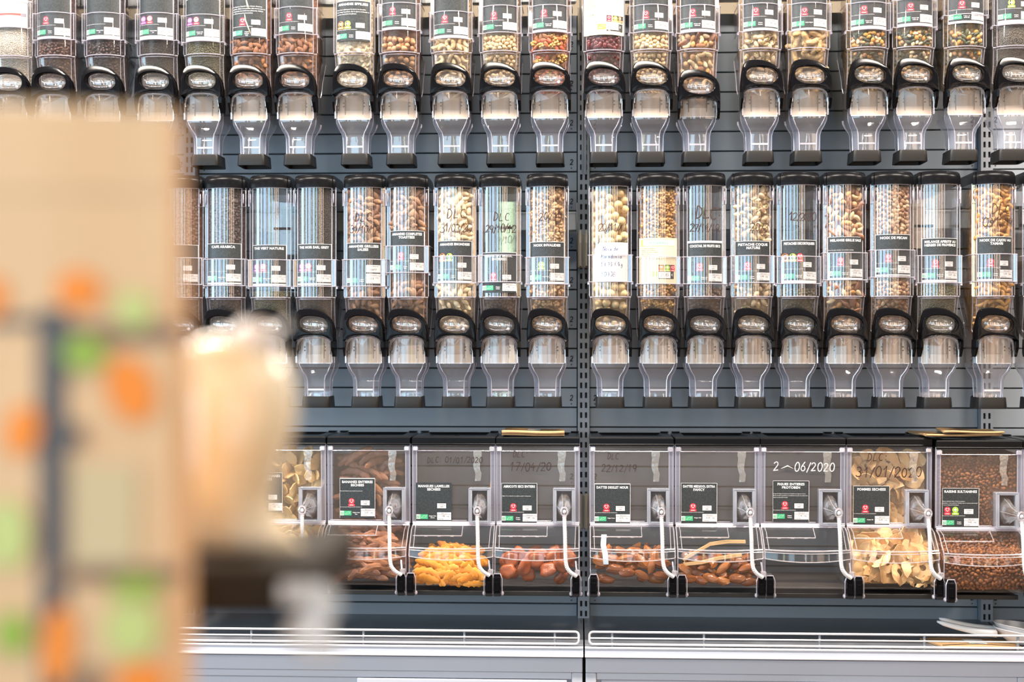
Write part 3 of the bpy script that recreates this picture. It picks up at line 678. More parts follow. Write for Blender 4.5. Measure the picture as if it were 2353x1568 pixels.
def flake(r, seed, hole=0, ruf=.25, th=.0016, arcdeg=360, n=18, wid=None):
    """ruffled slice: a ring, a part of one, or a disc"""
    g = random.Random(seed); q = MB(); p1, p2 = g.uniform(0, 6), g.uniform(0, 6); secs = []
    full = arcdeg >= 360
    for i in range(n if full else n + 1):
        a = R(arcdeg)*i/n; rr_ = r*(1 + .14*math.sin(2*a + p1) + .07*math.sin(5*a + p2)); ri = hole * r * (1 + .2*math.sin(2*a + p2)) if hole else r*.03
        w1 = ruf*r*(.5*math.sin(2*a + p2) + .5*math.sin(3*a + p1)); w0 = w1*.35 - ruf*r*.2
        c, s = math.cos(a), math.sin(a)
        secs.append([(ri*c, w0 - th, ri*s), (rr_*.8*c, w1*.7 - th, rr_*.8*s), (rr_*c, w1 - th*.6, rr_*s), (rr_*c, w1 + th*.6, rr_*s), (rr_*.8*c, w1*.7 + th, rr_*.8*s), (ri*c, w0 + th, ri*s)])
    if full: secs.append(secs[0])
    q.loft(secs, 0, not full, True); return q

NM = {}
def nm(name, c1, c2, rough=.45, var=.8, bump=.35, bscale=300, sss=.0, nscale=120): NM[name] = mat(name, c1, rough, col2=c2, var=var, bump=bump, bscale=bscale, nscale=nscale, sss=sss)
nm('almond_skin', (.36, .145, .050), (.20, .075, .028), .5, bump=.6, bscale=420); nm('almond_roast', (.40, .21, .10), (.22, .10, .05), .5, bump=.5)
nm('blanched', (.82, .66, .42), (.70, .50, .27), .4); nm('cashew', (.80, .62, .38), (.66, .44, .21), .4); nm('cashew_gold', (.66, .36, .10), (.44, .20, .05), .38)
nm('macadamia', (.80, .62, .34), (.68, .46, .20), .42, bump=.15); nm('hazel_skin', (.34, .135, .055), (.58, .33, .15), .45); nm('mulberry', (.64, .38, .12), (.40, .19, .05), .5)
nm('walnut', (.60, .40, .20), (.36, .19, .08), .5); nm('pecan', (.62, .44, .26), (.26, .105, .04), .5); nm('pista_shell', (.74, .58, .38), (.56, .38, .20), .45, bump=.2); nm('pista_kernel', (.36, .33, .09), (.24, .14, .08), .5)
nm('peanut_shell', (.62, .42, .20), (.50, .31, .13), .6, bump=.9, bscale=260); nm('goji', (.56, .045, .012), (.42, .16, .02), .35); nm('cranberry', (.17, .012, .012), (.07, .006, .008), .3)
nm('seed_green', (.075, .085, .030), (.035, .04, .018), .4); nm('raisin_gold', (.62, .36, .07), (.45, .20, .03), .35); nm('brazil_skin', (.30, .13, .07), (.19, .08, .04), .45)
nm('coffee', (.050, .020, .011), (.022, .010, .006), .3); nm('apricot', (.42, .105, .022), (.24, .055, .016), .28, sss=.1, nscale=60); nm('date', (.46, .17, .045), (.20, .06, .018), .2, bump=.7, bscale=90, nscale=40)
nm('banana_chip', (.80, .58, .26), (.70, .44, .16), .45); nm('banana_dry', (.36, .15, .065), (.17, .06, .03), .4, bump=.9, bscale=110, nscale=45); nm('mango', (.90, .41, .05), (.80, .27, .02), .35, sss=.1, nscale=40)
nm('apple', (.92, .66, .36), (.62, .30, .09), .5, bump=.4, bscale=160, nscale=90, var=.6)
PIECE = {   # kind: (meshes, spacing, half thickness)
 'almond': ([(lump((.0062,.0042,.0108), s, .06, 10, 7, 3, drop), 'almond_skin') for s in range(3)], .0150, .0045),
 'roast': ([(lump((.0062,.0042,.0108), s, .06, 10, 7, 3, drop), 'almond_roast') for s in range(3)], .0150, .0045),
 'blanched': ([(lump((.0062,.0042,.0112), s, .05, 10, 7, 3, drop), 'blanched') for s in range(3)], .0150, .0045),
 'cashew': ([(bent(.027, .0052, a, .85, 9, 8), 'cashew') for a in (130, 165, 100)], .0155, .0048),
 'cashew_gold': ([(bent(.027, .0052, a, .85, 9, 8), 'cashew_gold') for a in (130, 165, 100)], .0150, .0048),
 'chop': ([(lump((.0050,.0042,.0058), s, .22, 8, 6, 4), 'cashew') for s in range(4)], .0100, .0042),
 'macadamia': ([(lump((.0098,.0098,.0100), s, .035, 14, 10, 2), 'macadamia') for s in range(3)], .0192, .0098),
 'hazelnut': ([(lump((.0066,.0066,.0072), s, .05, 11, 8, 2, drop), 'hazel_skin') for s in range(3)], .0135, .0066),
 'mulberry': ([(mulberry(s), 'mulberry') for s in range(3)], .0150, .0072),
 'walnut': ([(kern(s), 'walnut') for s in range(4)], .0150, .0050),
 'pecan': ([(lump((.0046,.0026,.0060), s, .25, 7, 5, 4), 'pecan') for s in range(4)], .0094, .0030),
 'pistachio': ([(pist(s), ('pista_shell', 'pista_kernel')) for s in range(4)], .0160, .0058),
 'peanut': ([(peanut(s), 'peanut_shell') for s in range(3)], .0200, .0078),
 'goji': ([(lump((.0050,.0032,.0090), s, .2, 8, 6, 5), 'goji') for s in range(3)] + [(mulberry(5), 'mulberry')], .0110, .0035),
 'cranberry': ([(lump((.0060,.0036,.0080), s, .25, 8, 6, 5), 'cranberry') for s in range(3)], .0105, .0038),
 'seedmix': ([(lump((.0042,.0020,.0078), 1, .05, 8, 5, 3, drop), 'seed_green'), (lump((.0050,.0040,.0066), 2, .2, 8, 6, 5), 'raisin_gold'), (lump((.0046,.0046,.0050), 3, .04, 9, 6, 2), 'hazel_skin'), (lump((.0040,.0036,.0060), 4, .04, 8, 6, 2), 'blanched'), (lump((.0042,.0020,.0078), 5, .05, 8, 5, 3, drop), 'seed_green')], .0102, .0040),
 'nutmix': ([(bent(.025, .0050, 140, .85, 9, 8), 'cashew'), (lump((.0062,.0042,.0108), 1, .06, 10, 7, 3, drop), 'almond_skin'), (tri(2), 'brazil_skin'), (lump((.0060,.0042,.0104), 3, .06, 10, 7, 3, drop), 'blanched'), (lump((.0066,.0066,.0072), 4, .05, 11, 8, 2, drop), 'hazel_skin'), (lump((.0060,.0045,.0080), 5, .1, 9, 7, 3), 'cashew_gold')], .0150, .0055),
}
PN = {'almond': 'almond', 'roast': 'roasted_almond', 'blanched': 'blanched_almond', 'cashew': 'cashew_nut', 'cashew_gold': 'roasted_cashew', 'chop': 'nut_piece', 'macadamia': 'macadamia_nut', 'hazelnut': 'hazelnut',
      'mulberry': 'dried_mulberry', 'walnut': 'walnut_piece', 'pecan': 'pecan_piece', 'pistachio': 'pistachio_nut', 'peanut': 'peanut', 'goji': 'dried_berry', 'cranberry': 'dried_cranberry', 'seedmix': 'mixed_seed', 'nutmix': 'mixed_nut'}
PL = {'almond': 'brown skinned almond', 'roast': 'roasted brown almond', 'blanched': 'pale blanched almond', 'cashew': 'pale curved cashew nut', 'cashew_gold': 'golden roasted cashew nut', 'chop': 'pale chopped nut piece', 'macadamia': 'round cream macadamia nut',
      'hazelnut': 'round brown hazelnut', 'mulberry': 'golden brown dried mulberry', 'walnut': 'knobbly walnut piece', 'pecan': 'small brown pecan piece', 'pistachio': 'pistachio nut in its split pale shell', 'peanut': 'peanut in its ridged shell', 'goji': 'dried red or golden berry',
      'cranberry': 'dark red dried cranberry', 'seedmix': 'seed or raisin of a trail mix', 'nutmix': 'nut of a salted nut mix'}
CACHE = {}
def pmesh(kind):
    if kind not in CACHE:
        CACHE[kind] = [(q.mesh(PN[kind], [NM[x] for x in (m if isinstance(m, tuple) else (m,))])) for q, m in PIECE[kind][0]]
    return CACHE[kind]
def darts(x0, x1, z0, z1, d, g, tries=900, seedpts=()):
    out = list(seedpts); n0 = len(out); d2 = d*d
    for _ in range(tries):
        x, z = g.uniform(x0, x1), g.uniform(z0, z1)
        if all((x-a)**2 + (z-b)**2 > d2 for a, b in out): out.append((x, z))
    return out[n0:]
def hfront(z):      # front of the hopper at height z
    for i in range(1, 4):
        if z >= HS[i][0]:
            a, b = HS[i-1], HS[i]; t = (a[0] - z) / (a[0] - b[0]); return a[3] + (b[3] - a[3]) * t
    return .018 if z < .174 else .034
FILLM = {}
def fillmat(name, c1, c2, vs=420):
    """bulk of one product: bumpy cells in two colours"""
    if name in FILLM: return FILLM[name]
    m, N, L = nt('bulk_' + name); b = N['Principled BSDF']; b.inputs['Roughness'].default_value = .55
    tc = N.new('ShaderNodeTexCoord'); v = N.new('ShaderNodeTexVoronoi'); v.inputs['Scale'].default_value = vs; L.new(tc.outputs['Object'], v.inputs['Vector'])
    mx = N.new('ShaderNodeMix'); mx.data_type = 'RGBA'; mx.inputs[6].default_value = tuple(c1) + (1,); mx.inputs[7].default_value = tuple(c2) + (1,)
    sp = N.new('ShaderNodeSeparateColor'); L.new(v.outputs['Color'], sp.inputs[0]); L.new(sp.outputs[0], mx.inputs[0]); L.new(mx.outputs[2], b.inputs['Base Color'])
    bp = N.new('ShaderNodeBump'); bp.invert = True; bp.inputs['Strength'].default_value = 1; bp.inputs['Distance'].default_value = .004; L.new(v.outputs['Distance'], bp.inputs['Height']); L.new(bp.outputs[0], b.inputs['Normal'])
    FILLM[name] = m; return m
# product: (piece kind or None, bulk colours, cell scale, phrase)
BULK = {
 'almond': ((.30,.12,.045), (.16,.06,.022), 90), 'roast': ((.30,.15,.07), (.16,.07,.035), 90), 'blanched': ((.68,.50,.28), (.5,.34,.17), 90), 'cashew': ((.62,.46,.26), (.48,.3,.14), 95), 'cashew_gold': ((.48,.25,.07), (.30,.14,.04), 95),
 'chop': ((.62,.46,.26), (.46,.3,.15), 140), 'macadamia': ((.66,.48,.24), (.5,.33,.15), 60), 'hazelnut': ((.22,.085,.035), (.12,.045,.02), 80), 'mulberry': ((.38,.2,.06), (.2,.09,.03), 120), 'walnut': ((.42,.25,.11), (.24,.12,.05), 110),
 'pecan': ((.48,.32,.17), (.2,.08,.03), 170), 'pistachio': ((.58,.42,.25), (.36,.22,.11), 85), 'peanut': ((.48,.31,.14), (.34,.2,.08), 60), 'goji': ((.36,.03,.01), (.28,.12,.02), 120), 'cranberry': ((.10,.010,.010), (.045,.006,.006), 120),
 'seedmix': ((.10,.09,.035), (.34,.2,.06), 130), 'nutmix': ((.48,.28,.12), (.22,.09,.045), 85),
 'coffee': ((.040,.017,.010), (.020,.009,.006), 120), 'coffee_brown': ((.10,.040,.022), (.055,.022,.012), 120), 'tea_black': ((.022,.017,.014), (.05,.035,.022), 380), 'tea_green': ((.10,.10,.045), (.17,.15,.07), 300), 'herbs': ((.20,.18,.09), (.11,.10,.05), 260),
 'flakes': ((.74,.62,.44), (.62,.48,.3), 110), 'cocktail': ((.05,.03,.02), (.10,.05,.03), 110), 'pista_kernel': ((.10,.085,.04), (.05,.04,.025), 110), 'seeds': ((.24,.20,.15), (.11,.09,.07), 480), 'sugar': ((.74,.66,.55), (.66,.56,.45), 500)}
GRAN = {'coffee': (.0046, .0032, 1.3), 'coffee_brown': (.0046, .0032, 1.3), 'tea_black': (.0012, .0007, 2.6), 'tea_green': (.0017, .0010, 2.4), 'herbs': (.0018, .0012, 2.0), 'flakes': (.0085, .0009, 1.1), 'cocktail': (.0052, .0035, 1.3), 'pista_kernel': (.0036, .0028, 1.6), 'seeds': (.0013, .0010, 1.4), 'sugar': (.001, .001, 1.2)}
def contents(t, row, kind, phrase, top, card_top, seed=1):
    """the product inside dispenser t: one bulk object, and for nuts the single pieces behind the clear front"""
    g = random.Random(seed); o0 = t.location; big = kind in PIECE
    c1, c2, vs = BULK[kind]; fm = fillmat(kind, c1, c2, vs)
    dep = .0 if not big else PIECE[kind][2] * 1.7
    secs = []; lev = [.118, .150, .180, .215, .250]
    for z in lev:
        y0 = (hfront(z) if z > .175 else .030) + .005 + dep
        secs.append((z, tsec(.0405 if z > .17 else .020, y0 + .014, y0, .034 if z > .17 else .018, .011 if z > .17 else .006, {.118: .10, .150: .10, .180: .122, .215: .138, .250: .148}[z])))
    if top > .258: secs += [(.257, tsec(.0420, .031 + dep, .0085 + dep, .0365, .013, .152))]
    z = .285
    while z < top - .01: secs.append((z, tsec(.0425, .030 + dep, .0060 + dep, .0365, .0145, .155))); z += .04
    secs.append((max(top, .2575), tsec(.0425, .030 + dep, .0060 + dep, .0365, .0145, .155)))
    q = MB(); q.loft([at(s, z) for z, s in secs], 0, True, True)
    mats = [fm]
    if not big:
        L, T, asp = GRAN[kind]; GM = kind + '_grain'
        if GM not in NM: NM[GM] = mat(GM, [min(1, x*1.55) for x in c1], .5 if kind != 'coffee' else .28, col2=[x*1.0 for x in c2], var=.9, island=True)
        mats.append(NM[GM]); d = L * (1.25 if L > .003 else 2.0)
        spots = [(x, z) for x, z in darts(-.034, .034, .180, min(top, .288), d, g, 700 if L > .003 else 1200)]
        if top > card_top and row == 0: spots += darts(-.036, .036, card_top - .004, top, d, g, 700 if L > .003 else 1500)
        for x, z in spots:
            y = (fy(x) + .0030 + L*.55 if z > .256 else hfront(z) + .005 + .014*(abs(x)/.04)**2) + g.uniform(0, .002)
            M = Euler((g.uniform(-.5, .5), g.uniform(0, 6.28), g.uniform(-.4, .4))).to_matrix()
            q.ell((x, y, z), (L*.72, T, L), 1, 6, 4, M)
    ob = q.build('bulk_product', mats, None, None, o0)
    tag(ob, phrase[1], 'bulk food', 'bulk products in the %s row of dispensers' % ('middle', 'top')[row], 'stuff')
    if not big: return
    me = pmesh(kind); d = PIECE[kind][1]; th = PIECE[kind][2]
    zones = [(.2605 + th*.3, min(top, .288), 0), (.184, .246, 1)]
    if top > card_top and row == 0: zones.append((card_top + .002, top - th, 0))
    name = PN[kind]; lab = PL[kind] + ' ' + phrase[0]; grp = phrase[2]
    for za, zb, hop in zones:
        if zb - za < .004: continue
        xl = .0362 if not hop else .033
        a = darts(-xl + th*.35, xl - th*.35, za, zb, d * .76, g)
        b = darts(-xl, xl, za - .002, zb + .002, d * .74, g, 600) if not hop else []
        for lay, pts in ((0, a), (1, b)):
            for x, z in pts:
                y = (fy(x) + .0018 if not hop else hfront(z) + .003 + .006*(abs(x)/.04)**2) + th*1.02 + lay * th * 1.15 + g.uniform(0, .0008)
                if kind in ('macadamia', 'hazelnut'): rot = (g.uniform(0, 6.28), g.uniform(0, 6.28), g.uniform(0, 6.28))
                else: rot = (g.uniform(-.35, .35), g.uniform(0, 6.28), g.uniform(-.35, .35) + math.copysign(min(.5, abs(x)*9), x))
                o = inst(name, g.choice(me), None, (o0[0] + x, o0[1] + y, o0[2] + z), rot, g.uniform(.88, 1.08))
                o['label'] = lab; o['category'] = 'nut' if kind not in ('mulberry', 'goji', 'cranberry', 'seedmix') else 'dried fruit'; o['group'] = grp

# ------------------------------------------------------------------ middle row of dispensers
def zpx(py, row): return 1.40 + (808 - py) / 1005 - nozzle_z(row)
def writing(t, rows, m=None, seed=1, wd=.085, jit=.03):
    q = MB()
    for s, u, v, h in rows: hand(q, s, u, v, h, tube_map(.0014), 0, 0, wd=wd, jit=jit, seed=seed + len(s), maxw=.037 - u)
    q.build('marker_writing', m or MARK, t)
def put_label(t, row, top_px, bot_px, hold_px, **k):
    zt, zb = zpx(top_px, row), zpx(bot_px, row)
    mp = lambda u, v, l: tube_map(.0016)(u, v + zb, l)
    return slate_label(t, mp, h=zt - zb, w=.079, **k)
FULL = .505
MID = [ # px, product, top of the fill (px), label args, card top/bottom px, holder bottom px, label of the thing
 (413, 'coffee_brown', 430, dict(title=[], price='1,95', code='10847', seals=(), origin='Origine UE'), 560, 650, 652, 'clear dispenser half hidden by the kraft bag, leftmost in view of the middle row'),
 (512, 'coffee', 424, dict(title=['CAFE ARABICA'], price='1,95', code='10848', seals=(), origin='Origine NON|UE', band=.004), 557, 652, 655, 'clear dispenser of dark coffee beans labelled CAFE ARABICA'),
 (616, 'tea_green', 668, dict(title=['THE VERT NATURE'], price='2,62', code='10868', seals=('mind', 'bowl'), origin='Origine NON|UE', band=.004), 561, 655, 657, 'clear nearly empty dispenser of green tea labelled THE VERT NATURE'),
 (720, 'tea_black', 430, dict(title=['THE NOIR EARL GREY'], price='4,06', code='10857', seals=('mind', 'bowl'), origin='Origine UE/|NON UE', band=.004), 559, 654, 657, 'clear dispenser of black tea labelled THE NOIR EARL GREY'),
 (834, 'roast', 424, dict(title=['AMANDES GRILLEES', 'SALEES'], price='2,03', code='10877', seals=(), big=True, origin='Origine|Espagne', fine=False), 557, 655, 657, 'clear dispenser of roasted almonds labelled AMANDES GRILLEES SALEES'),
 (934, 'roast', 424, dict(title=['AMANDES COMPLETES', 'TOASTEES'], price='2,10', code='10870', seals=('heart',), origin='Origine|Italie'), 529, 625, 626, 'clear dispenser labelled AMANDES COMPLETES TOASTEES, its card held higher than the others'),
 (1044, 'blanched', 424, dict(title=['AMANDES EMONDEES'], price='2,20', code='10821', seals=('hat', 'plus'), origin='Origine|Espagne', band=.004, sealv=.056), 553, 649, 650, 'clear dispenser of blanched almonds labelled AMANDES EMONDEES'),
 (1147, 'cocktail', 674, dict(title=['NOIX DU BRESIL', 'ENTIERES'], price='2,98', code='10900', seals=('heart',), origin='Origine|Bolivie'), 580, 673, 648, 'clear almost empty dispenser labelled NOIX DU BRESIL, its card slipped low'),
 (1257, 'walnut', 424, dict(title=['NOIX INVALIDES'], price='3,02', code='10887', seals=('plus',), origin='Origine France', band=.004), 556, 652, 653, 'clear dispenser of walnut pieces labelled NOIX INVALIDES'),
 (1403, 'macadamia', 424, None, 556, 648, 648, 'clear dispenser of macadamia nuts with a white handwritten card'),
 (1514, 'mulberry', 424, None, 548, 652, 653, 'clear dispenser of dried mulberries with a cream MULBERRIES card'),
 (1621, 'cocktail', 664, dict(title=['COCKTAIL DE FRUITS SECS'], price='1,87', code='10897', seals=('heart',), origin='Origine UE/|NON UE', top=.004, fine=False), 555, 652, 653, 'clear nearly empty dispenser labelled COCKTAIL DE FRUITS SECS'),
 (1731, 'pistachio', 424, dict(title=['PISTACHE COQUE', 'NATURE'], price='2,98', code='10822', seals=('heart',), origin='Origine|Espagne'), 556, 650, 651, 'clear dispenser of pistachios in the shell labelled PISTACHE COQUE NATURE'),
 (1838, 'pista_kernel', 664, dict(title=['PISTACHES DECORTIQUEES'], price='4,20', code='10842', seals=('hat', 'plus', 'heart'), origin='Origine UE/|NON UE', band=.006, sealv=.054), 554, 652, 653, 'clear nearly empty dispenser labelled PISTACHES DECORTIQUEES'),
 (1945, 'nutmix', 424, dict(title=['MELANGE GRILLE SALE'], price='3,24', code='10896', seals=('heart',), origin='Origine UE/|NON UE', band=.0045, desc=['Noix de cajou, amandes, noix du Br\u00e9sil, noisettes']), 547, 645, 645, 'clear dispenser of mixed salted nuts labelled MELANGE GRILLE SALE'),
 (2055, 'pecan', 424, dict(title=['NOIX DE PECAN'], price='4,18', code='10909', seals=('heart',), origin='Origine hors|UE', band=.003), 542, 636, 639, 'clear dispenser of pecan pieces labelled NOIX DE PECAN'),
 (2163, 'herbs', 656, dict(title=['MELANGE APERITIF AU', 'HERBES DE PROVENCE'], price='3,55', code='10906', seals=('heart',), origin='Origine UE/|NON UE', band=.0045), 551, 650, 652, 'clear dispenser nearly empty but for dry herbs labelled MELANGE APERITIF AU HERBES DE PROVENCE'),
 (2290, 'cashew_gold', 424, dict(title=['NOIX DE CAJOU AU', 'TAMARI'], price='2,63', code='10905', seals=('heart',), origin='Origine|Vietnam', band=.003), 548, 647, 649, 'clear dispenser of golden cashews labelled NOIX DE CAJOU AU TAMARI'),
 (2408, 'tea_black', 600, dict(title=[], price='', code='', seals=()), 556, 652, 653, 'clear dispenser cut off by the right edge of the middle row'),
]
WRITE = {4: [('DLC', -.020, .430, .020), ('31/10/19', -.032, .404, .017)], 6: [('DLC', -.018, .436, .022), ('31/03/20', -.034, .405, .019)], 7: [('DLC', -.014, .430, .019), ('29/10/12', -.033, .403, .018)],
         8: [('20/19', -.020, .430, .017)], 9: [('20/11/11', -.028, .405, .017)], 11: [('DLC:', -.024, .432, .030), ('27/11/19.', -.036, .403, .018)], 13: [('12/2020', -.026, .427, .019)], 12: [('20/3', -.008, .405, .018)],
         17: [('DLC', -.012, .440, .022), ('03/10/19', -.030, .412, .020)]}
for i, (px, prod, ftop, lab, ct, cb, hb, label) in enumerate(MID):
    t = dispenser(px, 0, label, hold_dz=zpx(hb, 0) - .2875)
    short = label.split(' labelled ')[-1].split(',')[0] if ' labelled ' in label else {0: 'half hidden by the kraft bag', 9: 'with the handwritten card', 10: 'with the cream MULBERRIES card', 18: 'cut off by the right edge'}[i]
    inn = 'inside the dispenser ' + (('labelled ' + short) if ' labelled ' in label else short)
    contents(t, 0, prod, (inn, 'bulk of the product filling the dispenser ' + inn[21:], PN.get(prod, 'product').replace('_', ' ') + 's ' + inn), min(FULL, zpx(ftop, 0)) if ftop > 424 else FULL, zpx(ct, 0), 40 + i)
    if lab and lab['code']: put_label(t, 0, ct, cb, hb, **lab)
    if i in WRITE: writing(t, WRITE[i], None, i)
    if i == 9:      # handwritten white card
        zb, zt = zpx(cb, 0), zpx(ct, 0); h = zt - zb; mp = lambda u, v, l: tube_map(.0016)(u, v + zb, l)
        q = MB(); n = 12
        pts = [(-.037, h - .016), (-.026, h - .001), (-.02, h)] + [(.039, h - .003), (.039, .002), (.02, 0), (-.037, .001)]
        q.rect(-.037, .001, .039, h - .016, mp, 0, 0); q.rect(-.025, h - .016, .039, h - .002, mp, 0, 0); q.poly([(-.037, h - .016), (-.025, h - .016), (-.025, h - .002), (-.029, h - .006)], mp, 0, 0)
        card = q.build('handwritten_card', PAPER, t); card['label'] = 'white card with blue handwriting and one cut corner'
        q = MB()
        for s, u, v, hh in (('Noix de', -.018, h - .021, .0095), ('Macadamia', -.022, h - .038, .0095), ('53,95 \u20ac/kg', -.022, h - .056, .0085), ('10908', -.022, h - .080, .010)):
            hand(q, s, u, v, hh, mp, 0, 2, wd=.09, jit=.02, sp=.56 if s[0] in 'NM' else .66, seed=5)
        q.build('handwriting', INKB, card)
    if i == 10:     # cream printed card
        zb, zt = zpx(cb, 0), zpx(ct, 0); h = zt - zb; mp = lambda u, v, l: tube_map(.0016)(u, v + zb, l)
        q = MB(); q.rect(-.046 + .002, 0, .042, h, mp, 0, 0); card = q.build('mulberry_card', CARDC, t); card['label'] = 'cream card with a green framed title'
        q = MB(); a, b, c, d = -.041, h - .019, .040, h - .004
        q.rect(a, b, c, d, mp, 0, 1); q.rect(a + .0008, b + .0008, c - .0008, d - .0008, mp, 1, 2); put(q, 'MULBERRIES', -.001, h - .0145, .0058, mp, 2, 3); q.build('title_box', [LIME, PAPER, GREENP], card)
        q = MB()
        for k, s in enumerate(('M\u00fbres blanches s\u00e9ch\u00e9es bio', 'Ingr\u00e9dients : m\u00fbres blanches*', '*issues de l\u2019agriculture biologique', 'Origine : Turquie', '\u00c0 conserver au sec')): put(q, s, -.041, h - .025 - k * .0042, .0020, mp, 0, 1, 'l', maxw=.042)
        q.build('fine_print', INKK, card)
        for k, u in (('hat', .005), ('plus', .0195), ('heart', .0325)): badge(card, k, u, .036, mp, .72, 1)
        organic(card, -.020, .0165, -.004, .027, mp, 1, False, LIME)
        q = MB(); q.rect(-.002, .010, .0345, .027, mp, 1, 1); q.rect(-.0005, .0115, .0265, .0260, mp, 0, 2); hand(q, '21,85', .0035, .0165, .0065, mp, 1, 3, wd=.08, sp=.62); put(q, '\u20ac', .0305, .0165, .0050, mp, 0, 3); q.build('price_box', [PAPER, INKK], card)

# ------------------------------------------------------------------ top row of dispensers
TOP = [ # px, product, phrase for the label, label args, card bottom px, holder
 (18, 'sugar', 'with a white card and pale powder, leftmost of the top row', None, 48, 1),
 (118, 'coffee_brown', 'of reddish brown beans, second from the left of the top row', dict(price='1,68', code='10860', seals=('heart',), origin='Origine|Am.lat', band=.004), 76, 1),
 (232, 'coffee', 'of black beans with a card lacking any seal, in the top row', dict(price='1,60', code='10861', seals=(), origin='Origine NON|UE', band=.007), 78, 1),
 (355, 'tea_black', 'of black tea with purple and red seals, in the top row', dict(price='2,62', code='10866', seals=('mind', 'bowl'), origin='Origine NON|UE', band=.007), 80, 1),
 (462, 'tea_green', 'of green tea with purple and red seals, in the top row', dict(price='3,22', code='10869', seals=('mind', 'bowl'), origin='Origine UE/|NON UE', band=.008), 85, 1),
 (570, 'almond', 'of brown almonds with a torn loose black card, in the top row', dict(price='1,65', code='10801', seals=('heart',), origin='Origine|Espagne|Italie', desc=[]), 80, 0),
 (677, 'almond', 'of brown almonds with its card held in a holder, in the top row', dict(price='1,65', code='10801', seals=('heart',), origin='Origine|Espagne'), 70, 1),
 (810, 'flakes', 'labelled AMANDES EFFILEES', dict(title=['AMANDES EFFILEES'], price='2,32', code='10881', seals=('hat', 'plus'), origin='Origine|Espagne'), 90, 0),
 (915, 'hazelnut', 'of brown hazelnuts, price 1,96, in the top row', dict(price='1,96', code='10802', seals=('heart',), origin='Origine|Turquie', band=.004), 63, 1),
 (1035, 'cashew', 'of pale whole cashews, price 2,65, in the top row', dict(price='2,65', code='10803', seals=('heart',), origin='Origine|Vietnam', band=.005), 84, 1),
 (1148, 'chop', 'of pale nut pieces left of the red berries, in the top row', dict(price='2,65', code='10883', seals=('heart',), origin='Origine Chine'), 72, 1),
 (1263, 'goji', 'of red and golden berries, in the top row', dict(price='2,71', code='10895', seals=('heart',), origin='Origine UE/|NON UE', band=.004), 72, 1),
 (1388, 'cranberry', 'of dark red cranberries behind a large cream card, in the top row', None, 80, 0),
 (1497, 'chop', 'of pale nut pieces right of the cream card, in the top row', dict(price='2,81', code='10884', seals=('heart',), origin='Origine|Vietnam'), 74, 1),
 (1605, 'nutmix', 'of mixed nuts with the lowered handle, in the top row', dict(price='2,44', code='10890', seals=('heart',), origin='Origine UE/|NON UE', band=.005), 76, 1),
 (1750, 'pistachio', 'of pistachios in the shell, in the top row', dict(price='1,54', code='10823', seals=('heart',), origin='Origine|Espagne', band=.004), 74, 1),
 (1862, 'peanut', 'of peanuts in the shell, in the top row', dict(price='0,92', code='10824', seals=('heart',), origin='Origine Egypte', band=.003), 74, 1),
 (1999, 'seedmix', 'of seed mix, leftmost of three in the top row', dict(price='3,55', code='10901', seals=('heart',), origin='Origine UE/|NON UE', band=.006), 74, 1),
 (2106, 'seedmix', 'of seed mix, middle of three, in the top row', dict(price='3,55', code='10902', seals=('heart',), origin='Origine UE/|NON UE', band=.005), 68, 1),
 (2224, 'seedmix', 'of seed mix, rightmost of three, in the top row', dict(price='3,55', code='10903', seals=('heart',), origin='Origine UE/|NON UE', band=.005), 64, 2),
 (2338, 'seeds', 'of tiny seeds at the right end of the top row', dict(price='1,05', code='10904', seals=('plus',), origin='Origine|Bolivie', band=.008), 66, 1),
]
